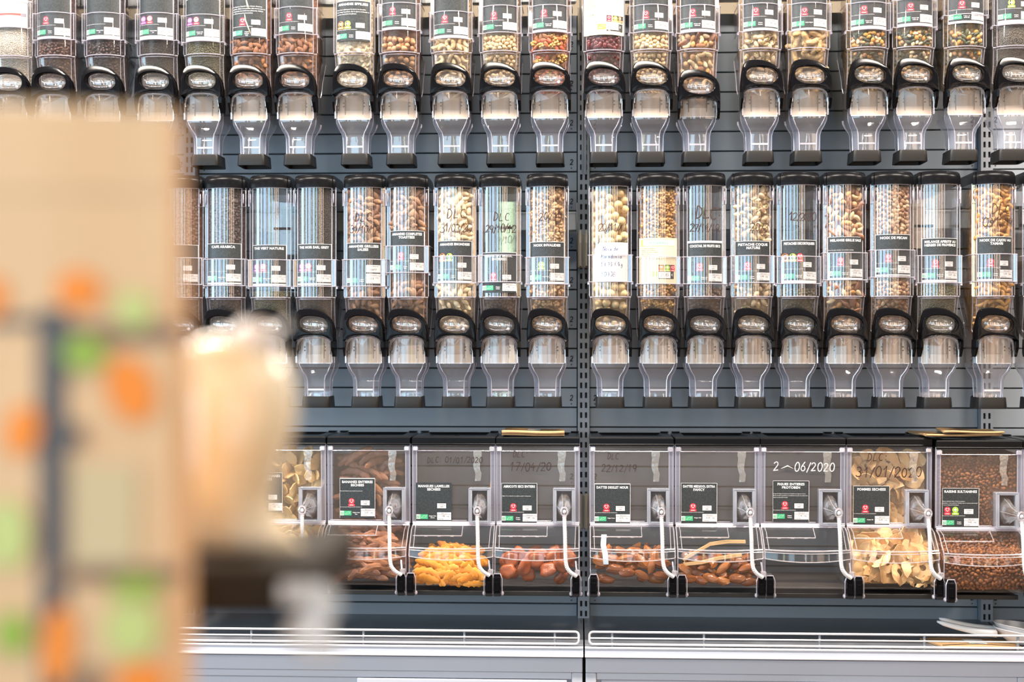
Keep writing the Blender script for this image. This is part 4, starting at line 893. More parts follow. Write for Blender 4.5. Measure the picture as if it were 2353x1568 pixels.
for i, (px, prod, ph, lab, cb, hold) in enumerate(TOP):
    yaw = -.0055 * (px - 1330)
    t = dispenser(px, 1, 'clear dispenser ' + ph, hold_dz=zpx(cb + (2 if hold == 1 else -20), 1) - .2875 , holder=bool(hold), droop=.022 if i == 14 else 0)
    inn = 'inside the dispenser ' + ph.replace(', in the top row', '').replace(' in the top row', '').replace(' of the top row', '')
    contents(t, 1, prod, (inn, 'bulk product filling the dispenser ' + inn[21:], PN.get(prod, 'product').replace('_', ' ') + 's ' + inn), FULL, .384, 90 + i)
    if lab:
        lab = dict(lab); lab.setdefault('title', [])
        zb = zpx(cb, 1)
        if i == 5: lab['desc'] = []
        card = put_label(t, 1, cb - (97 if i != 7 else 93), cb, 0, **lab)
        mp = lambda u, v, l: tube_map(.0016)(u, v + zb, l)
        D = {5: ("Se d\u00e9guste \u00e0 l\u2019ap\u00e9ritif ou en dessert. Enti\u00e8res,", "grill\u00e9es, effil\u00e9es ou en poudre, elles entrent dans la", "pr\u00e9paration de nombreuses p\u00e2tisseries. Riches", "en fibres et source de prot\u00e9ines."),
             7: ("Peut \u00eatre utilis\u00e9 pour les barres de chocolat,", "l\u2019enrobage des pralin\u00e9s, dans les glaces, les biscuits et", "comme d\u00e9coration de g\u00e2teaux.")}.get(i)
        if D:
            q = MB()
            for k, s in enumerate(D): put(q, s, -.037, .071 - k * .0052, .0026, mp, 0, 2, 'l', maxw=.074)
            q.build('product_text', INKW, card)
        if i == 5:
            q = MB(); q.tube([(-.008, .0005, zb + .058), (-.006, -.0012, zb + .04), (.001, -.0012, zb + .022), (.006, -.0005, zb + .008)], [.0012, .0018, .0016, .0013], 6); q.tube([(-.004, -.0005, zb + .086), (-.001, -.001, zb + .074), (.001, -.0005, zb + .066)], [.0016, .0022, .0012], 6)
            q.build('torn_tape', mat('aged_tape', (.62, .52, .33), .35), t)
    elif i == 0:
        zb = zpx(48, 1); mp = lambda u, v, l: tube_map(.0016)(u, v + zb, l)
        q = MB(); q.rect(-.042, 0, .040, .09, mp, 0, 0); q.rect(-.042, .026, .036, .031, mp, 1, 1); q.rect(.028, .024, .038, .032, mp, 2, 2); q.build('label_card', [PAPER, mat('dull_red_print', (.55, .10, .08), .5), mat('grey_print', (.30, .28, .33), .6)], t)['label'] = 'white card with a red stripe'
    else:
        zb = zpx(82, 1); mp = lambda u, v, l: tube_map(.0016)(u, v + zb, l)
        q = MB(); q.rect(-.046, 0, .046, .13, mp, 0, 0); card = q.build('label_card', CARDC, t); card['label'] = 'large cream card with seals and a price box'
        q = MB(); put(q, 'SoutenBio', -.031, .0155, .0050, mp, 0, 1, width=.022); q.build('oval_lettering', SKY, card)
        organic(card, -.015, .0125, .004, .0245, mp, 1, False, LIME)
        q = MB(); q.rect(.0055, .0085, .0425, .026, mp, 1, 1); q.rect(.0058, .0115, .033, .0255, mp, 0, 2); put(q, '\u20ac', .0380, .0160, .0060, mp, 0, 3); put(q, '100g', .0120, .0090, .0022, mp, 0, 3); q.build('price_box', [PAPER, INKK], card)
        for k, u in (('heart', .0115), ('plus', .026), ('hat', .038)): badge(card, k, u, .0385, mp, .68, 1)
        q = MB()
        for k in range(7): put(q, ('Canneberges s\u00e9ch\u00e9es', 'Ingr\u00e9dients : canneberges,', 'jus de pomme concentr\u00e9,', 'huile de tournesol.', 'Produit issu de', 'l\u2019agriculture biologique.', 'Origine : Canada')[k], -.043, .088 - k * .0045, .0021, mp, 0, 1, 'l', maxw=.042)
        hand(q, 'code', -.036, .044, .006, mp, 0, 1, sp=.6); q.build('fine_print', INKK, card)

# ------------------------------------------------------------------ scoop bins: shared part meshes (origin: middle of the bin, front panel plane, bin bottom)
BY = -.28; BZ = .869
q = MB(); B = .0955
# upper body walls, open in front below the flap
side = [(.0, .130), (-.005, .318), (.175, .318), (.19, .02), (.10, -.008), (-.045, -.008), (-.064, -.003), (-.0725, .010), (-.074, .030), (-.074, .072)]
for s in (-1, 1): q.add([(s*B, y, z) for y, z in side], [tuple(range(len(side)))], 0)
q.add([(-B,0,.130),(B,0,.130),(B,-.005,.318),(-B,-.005,.318)], [(0,1,2,3)], 0)                     # front panel
tr = [(-.045, -.008), (-.064, -.003), (-.0725, .010), (-.074, .030), (-.074, .072)]
q.loft([[(x, y, z) for x, z, y in [(X, zz, yy) for yy, zz in tr]] for X in (-B, -B*.5, 0, B*.5, B)], 3, closed=False)   # rounded trough front
q.add([(-B,-.045,-.008),(B,-.045,-.008),(B,.10,-.008),(-B,.10,-.008)], [(0,1,2,3)], 0); q.add([(-B,.10,-.008),(B,.10,-.008),(B,.19,.02),(-B,.19,.02)], [(0,1,2,3)], 0)
for s in (-1, 1):
    q.tube([(s*B, 0, .132), (s*B, -.005, .317)], .0022, 5, 1); q.tube([(s*(B - .009), -.001, .132), (s*(B - .009), -.006, .315)], .0013, 5, 1)
    q.tube([(s*B, -.074, .071), (s*B, -.074, .030), (s*B, -.0725, .010), (s*B, -.064, -.003), (s*B, -.045, -.008)], .0012, 5, 1)
    q.cbox((s*.089 - .006, -.010, .300), (s*.089 + .006, .004, .310), .0015, 1)
q.tube([(-B, -.0055, .313), (B, -.0055, .313)], .0011, 5, 1); q.tube([(-B, -.0050, .300), (B, -.0050, .300)], .0007, 5, 1)
q.tube([(-B, -.0015, .1345), (B, -.0015, .1345)], .0016, 5, 1); q.tube([(-B, -.0030, .1300), (B, -.0030, .1300)], .0022, 5, 1)
q.tube([(-.090, -.001, .138), (.030, -.001, .138)], .0008, 5, 1)
q.add([(-B,-.0056,.1262),(B,-.0056,.1262),(B,-.0030,.1340),(-B,-.0030,.1340)], [(0,1,2,3)], 1)  # added pale strip, stands in for the bright glow of light along the hinge
for x in (-.070, -.055, -.01): q.cbox((x - .006, -.0068, .2995), (x + .006, -.0052, .3010), .0004, 1)
for s in (-1, 1):
    a, b = sorted((s*(B - .0088), s*(B - .0008))); q.add([(a,-.0012,.132),(b,-.0012,.132),(b,-.0062,.316),(a,-.0062,.316)], [(0,1,2,3)], 2)
    q.add([(s*B, -.003, .132), (s*B, .020, .132), (s*B, .015, .317), (s*B, -.008, .317)], [(0,1,2,3)], 2)
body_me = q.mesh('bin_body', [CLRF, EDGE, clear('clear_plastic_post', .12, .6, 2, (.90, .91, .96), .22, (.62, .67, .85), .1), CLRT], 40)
# black lid with a sunken panel
q = MB(); b = B + .001
def lr(k, z, dy=0): return [(-b + k, -.009 + k + dy, z), (b - k, -.009 + k + dy, z), (b - k, .177 - k, z), (-b + k, .177 - k, z)]
q.loft([lr(0, .3125), lr(0, .330), lr(.003, .3335), lr(.022, .3342), lr(.030, .3290)], 0, True, False)
q.tube([(-b, -.0085, .3165), (b, -.0085, .3165)], .0012, 5, 0); q.ell((0, .08, .329), (.010, .010, .003), 0, 12, 5)
for s in (-1, 1): q.cbox((s*.085 - .010, .150, .3345), (s*.085 + .010, .172, .3370), .001, 0)
blid_me = q.mesh('lid', LIDM, 35)
# flap: hinged sloping door with a bowed lip
q = MB(); n = 12; xs = [-B + 2*B*i/n for i in range(n + 1)]
bow = lambda x: 1 - (x/B) ** 2
rows = [[(x, -.004, .1275) for x in xs], [(x, -.030 - .004*bow(x), .1195) for x in xs], [(x, -.072 - .012*bow(x), .0840 - .001*bow(x)) for x in xs], [(x, -.078 - .013*bow(x), .0800 - .002*bow(x)) for x in xs], [(x, -.0795 - .013*bow(x), .0650 - .006*bow(x)) for x in xs]]
q.loft(rows, 0, closed=False)
for s in (-1, 1): q.add([(s*B, -.004, .1275), (s*B, -.030, .1195), (s*B, -.072, .084), (s*B, -.0795, .065), (s*B, -.055, .062), (s*B, -.004, .118)], [tuple(range(6))], 0)
q.tube(rows[4], .0013, 5, 1); q.tube([(x*.985, y - .001, z) for x, y, z in rows[2]], .0020, 5, 1); q.tube([(x, y - .001, z) for x, y, z in rows[3]], .0011, 5, 1)
for s in (-1, 1):
    q.tube([(s*B, -.004, .1275), (s*B, -.030, .1195), (s*B, -.072, .084), (s*B, -.0795, .065)], .0015, 5, 1); q.tube([(s*.088, -.006, .1275), (s*.087, -.032, .1200), (s*.086, -.075, .0845)], .0010, 5, 1)
q.tube([(-.090, -.047, .1080), (.022, -.047, .1080)], .0015, 5, 1); q.tube([(.022, -.047, .1080), (.022, -.012, .1268)], .0012, 5, 1)
for x in (-.06, -.03, 0): q.cbox((x - .004, -.0505, .1060), (x + .004, -.0480, .1085), .0006, 1)
flap_me = q.mesh('flap', [CLRT, RIM], 18)
# scoop pocket: clear rectangular tube let into the front panel
POCK = clear('pocket_inside', .05, .5, 2.5, (.42, .38, .37), .35, (.13, .11, .105), .15)
q = MB(); a, b2, c, d = .036, .086, .134, .2145; t = .0075
for x0, x1, z0, z1 in ((a, a+t, c, d), (b2-t, b2, c, d), (a+t, b2-t, d-t*.8, d), (a+t, b2-t, c, c+t*.6)): q.cbox((x0, -.016, z0), (x1, .012, z1), .0012, 0)
q.add([(a+t, -.004, c), (b2-t, -.004, c), (b2-t, -.004, d), (a+t, -.004, d)], [(0,1,2,3)], 1)
q.tube([(a, -.0165, c), (a, -.0165, d), (b2, -.0165, d), (b2, -.0165, c)], .0010, 5, 0, closed=True)
pocket_me = q.mesh('scoop_pocket', [clear('pocket_wall', .12, .6, 2, (.92, .92, .96), .40, (.70, .74, .84), .1), POCK], 40)
# scoop handle standing out of the pocket, and its ring
q = MB(); secs = []
for y, hw_, hz in ((.01, .019, .033), (-.010, .017, .030), (-.035, .013, .022), (-.060, .009, .013), (-.085, .007, .009), (-.105, .006, .008)):
    secs.append([(.061 + hw_*math.cos(2*math.pi*k/10), y, .172 + hz*math.sin(2*math.pi*k/10)) for k in range(10)])
q.loft(secs, 0, sm=False)
for k in (0, 3, 5, 8): q.tube([s[k] for s in secs], .0008, 5, 1)
q.tube([(.0625 + .0075*math.cos(R(a)), -.112, .172 + .0095*math.sin(R(a))) for a in range(0, 360, 30)], .0024, 6, 1, closed=True)
q.ell((.0625, -.114, .172), (.0040, .003, .0050), 2, 8, 6); q.cbox((.0585, -.118, .158), (.0675, -.109, .166), .001, 1)
scoop_me = q.mesh('scoop', [LENS, RIM, WHITEM], 40)
# coiled safety cord
P = [Vector((.0625, -.114, .161)), Vector((.064, -.119, .120)), Vector((.066, -.122, .060)), Vector((.074, -.120, .040)), Vector((.090, -.112, .0275))]
pts = []
for i in range(len(P) - 1):
    p0, p1, p2, p3 = P[max(0, i-1)], P[i], P[i+1], P[min(len(P)-1, i+2)]
    for k in range(14):
        t = k/14; pts.append(.5*((2*p1) + (p2-p0)*t + (2*p0-5*p1+4*p2-p3)*t*t + (3*p1-p0-3*p2+p3)*t**3))
pts.append(P[-1]); dense = []
L = 0; acc = [0]
for i in range(1, len(pts)): L += (pts[i] - pts[i-1]).length; acc.append(L)
N = int(L / .00115); j = 0
for i in range(N + 1):
    s = L*i/N
    while j < len(acc) - 2 and acc[j+1] < s: j += 1
    t = (s - acc[j]) / max(1e-9, acc[j+1] - acc[j]); dense.append(pts[j].lerp(pts[j+1], t))
q = MB(); q.tube(dense, [.0046 if i % 3 else .0034 for i in range(len(dense))], 8, 0)
cord_me = q.mesh('cord', CORD)
# black hinge clip with a clear hood
q = MB(); q.loft([[(x, -.100, .030), (x, -.112, .022), (x, -.113, -.012), (x, -.106, -.020), (x, -.074, -.020), (x, -.066, -.004), (x, -.068, .026)] for x in (-.0075, .0075)], 0, True, sm=False)
q.cbox((-.0050, -.1145, -.006), (.0050, -.1120, .014), .001, 0)
clip_me = q.mesh('hinge_clip', BLK, 40)
q = MB(); hood = [(-.011, -.105, -.010), (-.011, -.106, .020), (-.007, -.106, .031), (.007, -.106, .031), (.011, -.106, .020), (.011, -.105, -.010)]
q.tube(hood, .0014, 6, 0); q.loft([hood, [(x, -.070, z) for x, y, z in hood]], 1, closed=False); q.ell((-.0115, -.1, -.014), (.004, .008, .005), 0, 8, 5); q.ell((.0115, -.1, -.014), (.004, .008, .005), 0, 8, 5)
hood_me = q.mesh('clip_hood', [EDGE, CLR], 40)
q = MB(); q.cbox((-.004, -.112, .028), (.008, -.098, .041), .0015, 0); q.tube([(0, -.105, .04), (-.002, -.100, .060)], .0020, 6, 0); anchor_me = q.mesh('cord_anchor', RIM, 40)
# scuffed clear tape on the front panel
TAPE = clear('clear_tape', .10, .5, 2, (.92, .90, .88), .16, (.8, .76, .72), .18, .9)
q = MB(); g = random.Random(4); n = 9; L1 = [(.048 + g.uniform(-.003, .003), -.0068, .301 - i*.0088) for i in range(n)]; R1 = [(.066 - i*.0006 + g.uniform(-.003, .003), -.0068, .301 - i*.0088) for i in range(n)]
q.loft([[a, ((a[0]+c[0])/2, -.0072, a[2]), c] for a, c in zip(L1, R1)], 0, closed=False); tape_me = q.mesh('clear_tape', TAPE)

def make_bin(px, label, dz=0, Y=BY):
    X = W(px, 1110, Y).x; t = thing('scoop_bin', label, 'bin', (X, Y, BZ + dz), 0, 'clear scoop bins of the bottom row')
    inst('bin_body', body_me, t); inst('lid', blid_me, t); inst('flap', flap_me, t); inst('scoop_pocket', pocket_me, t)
    sc = inst('scoop', scoop_me, t); sc['label'] = 'clear scoop handle standing out of the pocket'; inst('cord', cord_me, t)['label'] = 'white coiled safety cord'
    for s in (-1, 1):
        c = inst('hinge_clip', clip_me, t, (s*.0885, 0, 0)); inst('clip_hood', hood_me, c)
    inst('cord_anchor', anchor_me, t, (.090, 0, 0)); inst('clear_tape', tape_me, t)
    return t
def bin_map(zb): return lambda u, v, l: (u, -.0022 - (v + zb - .130) * .0266 - .0008 - l * .00016, v + zb)
BINS = [ # px, title, price, code, seals, origin, extras
 (655, ['CHIPS DE BANANES', 'ENTIERES'], '1,89', '10894', (), 'Origine|Philippines', dict(), 1090, -.0465, 'clear bin of banana chips labelled CHIPS DE BANANES ENTIERES, partly behind the cellophane packet'),
 (848, ['BANANES ENTIERES', 'SECHEES'], '2,25', '10898', ('heart',), 'Origine Costa|Rica', dict(top=.001, desc=['Au naturel marron, avec un go\u00fbt doux et sucr\u00e9.']), 1102, -.0265, 'clear bin of whole dried bananas labelled BANANES ENTIERES SECHEES'),
 (1043, ['MANGUES LAMELLES', 'SECHEES'], '1,98', '10895', (), 'Origine C\u00f4te|d\u2019Ivoire', dict(band=.004, border=False, fine=False), 1112, -.0465, 'clear bin of orange mango strips labelled MANGUES LAMELLES SECHEES'),
 (1236, ['ABRICOTS SECS ENTIERS'], '0,80', '10882', ('heart',), 'Origine|Turquie', dict(desc=['Calibre 1/2, nos abricots sont s\u00e9ch\u00e9s au soleil, et d\u00e9noyaut\u00e9s.']), 1112, -.0430, 'clear bin of dark dried apricots labelled ABRICOTS SECS ENTIERS'),
 (1451, ['DATTES DEGLET NOUR'], '0,72', '10891', ('heart',), 'Origine Tunisie', dict(top=.0012), 1112, -.0440, 'clear bin of dates labelled DATTES DEGLET NOUR'),
 (1648, ['DATTES MEDJOOL EXTRA', 'FANCY'], '2,34', '10892', ('heart',), 'Origine USA', dict(), 1110, -.0420, 'clear bin of dates labelled DATTES MEDJOOL EXTRA FANCY, with tongs inside'),
 (1844, ['FIGUES ENTIERES', 'PROTOBEN'], '1,16', '10893', ('heart',), 'Origine|Turquie', dict(desc=['La tige de la figue est tourn\u00e9e vers l\u2019int\u00e9rieur et la figue est mise en', 'forme arrondie et gonflante. La cristallisation du sucre \u00e0 la surface de la', 'figue se produit avec le temps.']), 1104, -.0270, 'clear empty bin labelled FIGUES ENTIERES PROTOBEN'),
 (2042, ['POMMES SECHEES'], '3,39', '10832', ('heart',), 'Origine UE', dict(band=.004), 1115, -.0400, 'clear full bin of dried apple rings labelled POMMES SECHEES'),
 (2248, ['RAISINS SULTANINES'], '0,62', '10912', ('heart', 'plus'), 'Origine|Turquie', dict(band=.0045, desc=['Raisins sultanines huil\u00e9s \u00e0 l\u2019huile de tournesol.', 'Ingr\u00e9dients : raisins sultanines* (99,5%), huile de tournesol d\u00e9sodoris\u00e9e*.', '* issus de l\u2019agriculture biologique']), 1118, -.0410, 'clear bin full of brown raisins labelled RAISINS SULTANINES'),
 (2448, [], '', '', (), '', dict(), 1112, 0, 'clear bin cut off by the right edge of the bottom row'),
]
bins = []
for i, (px, title, price, code, seals, org, ex, cpx, u0, label) in enumerate(BINS):
    dz = -.004 if i >= 8 else 0; Y = BY - (.012 if i >= 8 else 0)
    t = make_bin(px, label, dz, Y); bins.append(t)
    if title:
        zt = 1.40 + (808 - cpx) / 990 - BZ - dz + .002; h = .0935; m0 = bin_map(zt - h)
        slate_label(t, lambda u, v, l: m0(u + u0, v, l), title, price, code, seals, org, .083, h, **ex)
        WRT = {2: [('DLC: 01/01/2020', -.062, .272, .0135)], 3: [('DLC:', -.058, .286, .014), ('17/04/20', -.066, .254, .019)], 4: [('DLC', -.056, .282, .013), ('22/12/19', -.070, .253, .016)],
               6: [('2', -.068, .258, .019), ('06/2020', -.020, .256, .020)], 7: [('DLC:', -.050, .280, .018), ('31/01/2020', -.076, .244, .023)]}.get(i)
        if WRT:
            q = MB(); mp = bin_map(0)
            for s, u, v, hh in WRT: hand(q, s, u, v, hh, mp, 0, 3, wd=.10, seed=i + 2, jit=.035, sp=.70)
            if i == 6: q.tube([(-.050, -.0075, .262), (-.035, -.0075, .268), (-.022, -.0075, .262)], [.0004, .0016, .0004], 6, 0)
            q.build('marker_writing', MARKW if i == 6 else MARK, t)
# shelf and rail under the bins
for i in range(4):
    cx = (UX[i] + UX[i+1]) / 2
    t = thing('bin_shelf', 'thin dark shelf under the scoop bins, in the ' + BAYN[i], 'shelf', (cx, 0, BZ - .0165), 0, 'thin shelves under the scoop bins')
    q = MB(); q.cbox((-.478, -.334, -.008), (.478, -.02, -.001), .001); q.cbox((-.478, -.338, -.010), (.478, -.334, .0005), .0008); q.build('shelf_panel', BLKM, t)
    for s in (-1, 1): inst('bracket', brk2_me, t, (s*.488, -.004, .2225))
    q = MB(); q.cbox((-.478, -.040, .130), (.478, -.012, .155), .002); q.build('back_rail', GREYL, t)

# ------------------------------------------------------------------ fruit in the bins
def pc(name, meshes, matname):
    return [q.mesh(name, [NM[matname]], 32) for q in meshes]
def apri(s):
    g = random.Random(s); a0 = g.uniform(0, 6)
    def fn(p):
        rr_ = math.hypot(p.x, p.z); k = 1 - .62*math.exp(-(rr_/.50)**2) + .10*math.sin(3*math.atan2(p.z, p.x) + a0) * rr_
        return Vector((p.x*(1 + .10*math.sin(2*p.z*3 + a0)), p.y*k + .25*p.x*p.x - .12, p.z*(1 + .08*math.sin(5*p.x + a0))))
    q = MB(); q.ell((0,0,0), (.0215, .0105, .0185), 0, 18, 12, None, fn); return q
APR = pc('dried_apricot', [apri(s) for s in range(4)], 'apricot')
DAT = pc('date', [lump((.0105, .0100, .0205), s, .14, 12, 9, 6) for s in range(4)], 'date')
CHI = pc('banana_chip', [flake(.0165, s, 0, .12, .0022, 360, 14) for s in range(3)], 'banana_chip')
DRY = pc('dried_banana', [bent(.092, .0095, a, .8, 16, 8, amp=.14, seed=s) for s, a in enumerate((40, 75, 20, 100))], 'banana_dry')
MAN = pc('mango_strip', [bent(.062, .0085, a, .24, 12, 8, amp=.2, seed=s) for s, a in enumerate((50, 90, 20, 130))], 'mango')
APP = pc('apple_ring', [flake(.027, s, .30, .20, .0009, 360, 18) for s in range(2)] + [flake(.026, s + 4, .22, .24, .0009, a, 12) for s, a in enumerate((230, 170, 130, 200, 100))] + [flake(.016, 9, 0, .2, .0010, 150, 8), flake(.014, 12, .3, .15, .0010, 110, 7)], 'apple')
def sink(z): return z - .45 * max(0, .036 - z)     # the bin floor lies a little under its origin
def strew(t, meshes, name, label, cat, grp, spots, g, rotf):
    o0 = t.location
    for x, y, z in spots:
        if x > .018 and .118 < z < .230: y += .013
        z = sink(z)
        o = inst(name, g.choice(meshes), None, (o0[0] + x, o0[1] + y, o0[2] + z), rotf(g, x, y, z), g.uniform(.86, 1.08)); o['label'] = label; o['category'] = cat; o['group'] = grp
def profile_spots(prof, g, d, xr=.082, tries=700, back=0.0):
    """dart-throw along a (y, z) polyline swept in x"""
    L = [0]
    for (a, b), (c, e) in zip(prof, prof[1:]): L.append(L[-1] + math.hypot(c - a, e - b))
    out = []
    for x, s in darts(-xr, xr, 0, L[-1], d, g, tries):
        j = max(k for k in range(len(L) - 1) if L[k] <= s); t = (s - L[j]) / (L[j+1] - L[j]); (a, b), (c, e) = prof[j], prof[j+1]
        out.append((x, a + (c - a)*t + back, b + (e - b)*t))
    return out
free = lambda g, x, y, z: (g.uniform(-.6, .6), g.uniform(0, 6.28), g.uniform(-.5, .5))
wild = lambda g, x, y, z: (g.uniform(-1.2, 1.2), g.uniform(0, 6.28), g.uniform(-.8, .8))
low = lambda z: max(.12, min(1, (z - .008) / .032))
lying = lambda g, x, y, z: (g.uniform(-.3, .3), R(90) + g.uniform(-.7, .7) * low(z), g.uniform(-.5, .5))
tumbled = lambda g, x, y, z: (g.uniform(-.6, .6), R(90) + g.gauss(0, .8) * low(z), g.uniform(-.9, .9))
def bulk_bin(t, name, prof, c1, c2, vs, label, xr=.090):
    """filled body under the loose pieces, following the same profile down to the bin floor"""
    q = MB(); fm = fillmat('bin_' + name, c1, c2, vs)
    full = [(y, sink(z)) for y, z in prof] + [(max(.02, prof[-1][0]), -.004)]
    q.loft([[(x, y, z) for y, z in full] for x in (-xr, xr)], 0, True, sm=False, closed=True)
    ob = q.build('bulk_product', fm, None, None, t.location); tag(ob, label, 'bulk food', None, 'stuff'); return ob
g = random.Random(77)
def prof_h(h, hb, yb): return [(-.058, .012), (-.062, .030), (-.060, h), (-.03, h + (hb - h) * .45), (yb, hb)]
# banana chips: full bin
pr = [(-.046, .020), (-.054, .03), (-.053, .062), (-.020, .088), (.014, .115), (.016, .15), (.014, .30)]
bulk_bin(bins[0], 'chips', [(y + .022, z) for y, z in pr], (.66, .45, .18), (.5, .3, .10), 40, 'banana chips filling the bin behind the cellophane packet')
for bk, d in ((0, .024), (.010, .022)): strew(bins[0], CHI, 'banana_chip', 'round banana chip in the bin labelled CHIPS DE BANANES ENTIERES', 'dried fruit', 'banana chips', profile_spots(pr, g, d, .075, 900, bk), g, wild)
# dried bananas
pr = [(-.048, .020), (-.054, .040), (-.048, .066), (-.012, .092), (.020, .115), (.022, .16), (.022, .29)]
bulk_bin(bins[1], 'dry', [(y + .022, z) for y, z in pr], (.20, .075, .035), (.10, .035, .018), 30, 'dark dried bananas filling the bin labelled BANANES ENTIERES SECHEES')
for bk, d in ((.002, .023), (.012, .022)): strew(bins[1], DRY, 'dried_banana', 'brown wrinkled dried banana in the bin labelled BANANES ENTIERES SECHEES', 'dried fruit', 'dried bananas', profile_spots(pr, g, d, .044, 900, bk), g, lying)
# mango strips: a low heap
for pr, d in (([(-.052, .014), (-.058, .026), (-.046, .046), (-.015, .070), (.03, .075)], .015), ([(-.045, .014), (-.040, .030), (-.010, .050), (.03, .05)], .018)):
    strew(bins[2], MAN, 'mango_strip', 'orange dried mango strip in the bin labelled MANGUES LAMELLES SECHEES', 'dried fruit', 'mango strips', [(x*.76 - .006, y, z*(1 - .4*(x/.085)**2)) for x, y, z in profile_spots(pr, g, d, .078, 700)], g, lying)
strew(bins[2], MAN, 'mango_strip', 'orange dried mango strip stuck high at the side of the mango bin', 'dried fruit', None, [(.084, .012, .205)], g, lambda g, x, y, z: (0, .1, 1.4))
# apricots
for pr, d in (([(-.046, .022), (-.052, .040), (-.030, .056), (.03, .06)], .031), ([(-.030, .016), (-.028, .042), (.02, .05)], .034)):
    strew(bins[3], APR, 'dried_apricot', 'dark orange dried apricot in the bin labelled ABRICOTS SECS ENTIERS', 'dried fruit', 'dried apricots', profile_spots(pr, g, d, .072), g, lambda g, x, y, z: (g.uniform(-.9, .5), g.uniform(0, 6.28), g.uniform(-.5, .5)))
# dates, two bins
for k, lab in ((4, 'DATTES DEGLET NOUR'), (5, 'DATTES MEDJOOL EXTRA FANCY')):
    for pr, d in (([(-.050, .0165), (-.058, .032), (-.050, .058), (-.02, .066), (.03, .068)], .0225), ([(-.034, .0165), (-.036, .04), (.02, .05)], .026)):
        sp = profile_spots(pr if k == 4 else [(y, max(.0165, z * .72)) for y, z in pr], g, d, .074)
        strew(bins[k], DAT, 'date', 'glossy brown date in the bin labelled ' + lab, 'dried fruit', 'dates in the bin ' + lab, sp, g, tumbled)
# apples: full bin
pr = [(-.044, .013), (-.054, .026), (-.051, .064), (-.018, .092), (.018, .118), (.021, .16), (.020, .300)]
bulk_bin(bins[7], 'apple', [(y + .018, z) for y, z in pr], (.74, .48, .22), (.46, .25, .09), 60, 'dried apple rings filling the bin labelled POMMES SECHEES')
low_pr = [(-.036, .0155), (-.046, .0185), (-.050, .030)]
strew(bins[7], APP[-2:], 'apple_piece', 'small dried apple piece at the bottom of the bin labelled POMMES SECHEES', 'dried fruit', 'small dried apple pieces', profile_spots(low_pr, g, .012, .074, 500), g, lambda g, x, y, z: (g.uniform(-.5, .5), g.uniform(0, 6.28), g.uniform(-.5, .5)))
pr = [(-.046, .030), (-.051, .040), (-.050, .064), (-.018, .092), (.018, .118), (.021, .16), (.020, .288)]
for bk, d in ((0, .020), (.010, .020)): strew(bins[7], APP, 'apple_ring', 'pale dried apple ring in the bin labelled POMMES SECHEES', 'dried fruit', 'dried apple rings', profile_spots(pr, g, d, .066, 1500, bk), g, lambda g, x, y, z: (g.uniform(-.8, .8), g.uniform(0, 6.28), g.uniform(-.8, .8)))
# raisins: uncountable, one object
pr = [(-.052, .0125), (-.064, .022), (-.065, .060), (-.040, .078), (-.012, .088), (.008, .118), (.007, .300)]
NM['raisin'] = mat('raisin', (.34, .125, .036), .45, spec=.3, col2=(.12, .040, .016), var=.9, island=True)
for k in (8,):
    q = MB(); fm = fillmat('bin_raisin', (.24, .085, .026), (.11, .036, .013), 110)
    full = [(y + .008, sink(z)) for y, z in pr] + [(.14, .305), (.12, .020), (.09, -.002)]
    q.loft([[(x, y, z) for y, z in full] for x in (-.0925, .0925)], 0, True, sm=False)
    for x, y, z in profile_spots(pr, g, .0062, .086, 14000):
        if x > .030 and .126 < z < .222: continue
        z = sink(z)
        q.ell((x, y + .003 + g.uniform(0, .003), z), (.0042 * g.uniform(.8, 1.2), .0032, .0056 * g.uniform(.8, 1.2)), 1, 6, 4, Euler((g.uniform(-.7, .7), g.uniform(0, 6.28), g.uniform(-.5, .5))).to_matrix(), lambda p: p * (1 + .12*math.sin(7*p.x + 5*p.z)))
    tag(q.build('raisins', [fm, NM['raisin']], None, None, bins[k].location), 'brown raisins filling the bin labelled RAISINS SULTANINES', 'raisins', None, 'stuff')
# tongs left in the date bins
WOOD = mat('pale_tongs_plastic', (.58, .37, .17), .5)
o0 = bins[5].location; q = MB(); path = []
for x, z in ((.060, .098), (.020, .098), (-.02, .092), (-.055, .074), (-.078, .060), (-.083, .054), (-.076, .048), (-.04, .052), (.00, .062), (.05, .070)): path.append((x, -.045 - (.012 if z < .08 else 0), z))
secs = [[(x, y - .007, z - .001), (x, y + .007, z - .001), (x, y + .007, z + .0025), (x, y - .007, z + .0025)] for x, y, z in path]
q.loft([[(x, y, z - .0035), (x, y + .010, z - .0035), (x, y + .010, z + .0035), (x, y, z + .0035)] for x, y, z in path], 0, True, sm=False)
tag(q.build('tongs', WOOD, None, None, o0), 'pale brown bent tongs lying on the dates in the DATTES MEDJOOL bin', 'tongs')
o0 = bins[4].location; q = MB(); path = [(-.064, -.040, .112), (-.066, -.0560, .090), (-.062, -.066, .072), (-.060, -.0675, .048)]
q.loft([[(x - .006, y, z), (x + .006, y, z), (x + .006, y + .002, z), (x - .006, y + .002, z)] for x, y, z in path], 0, True, sm=False)
tag(q.build('plastic_strip', mat('pale_blue_plastic', (.60, .72, .82), .4), None, None, o0), 'pale blue plastic strip tucked against the front in the DATTES DEGLET bin', 'strip')

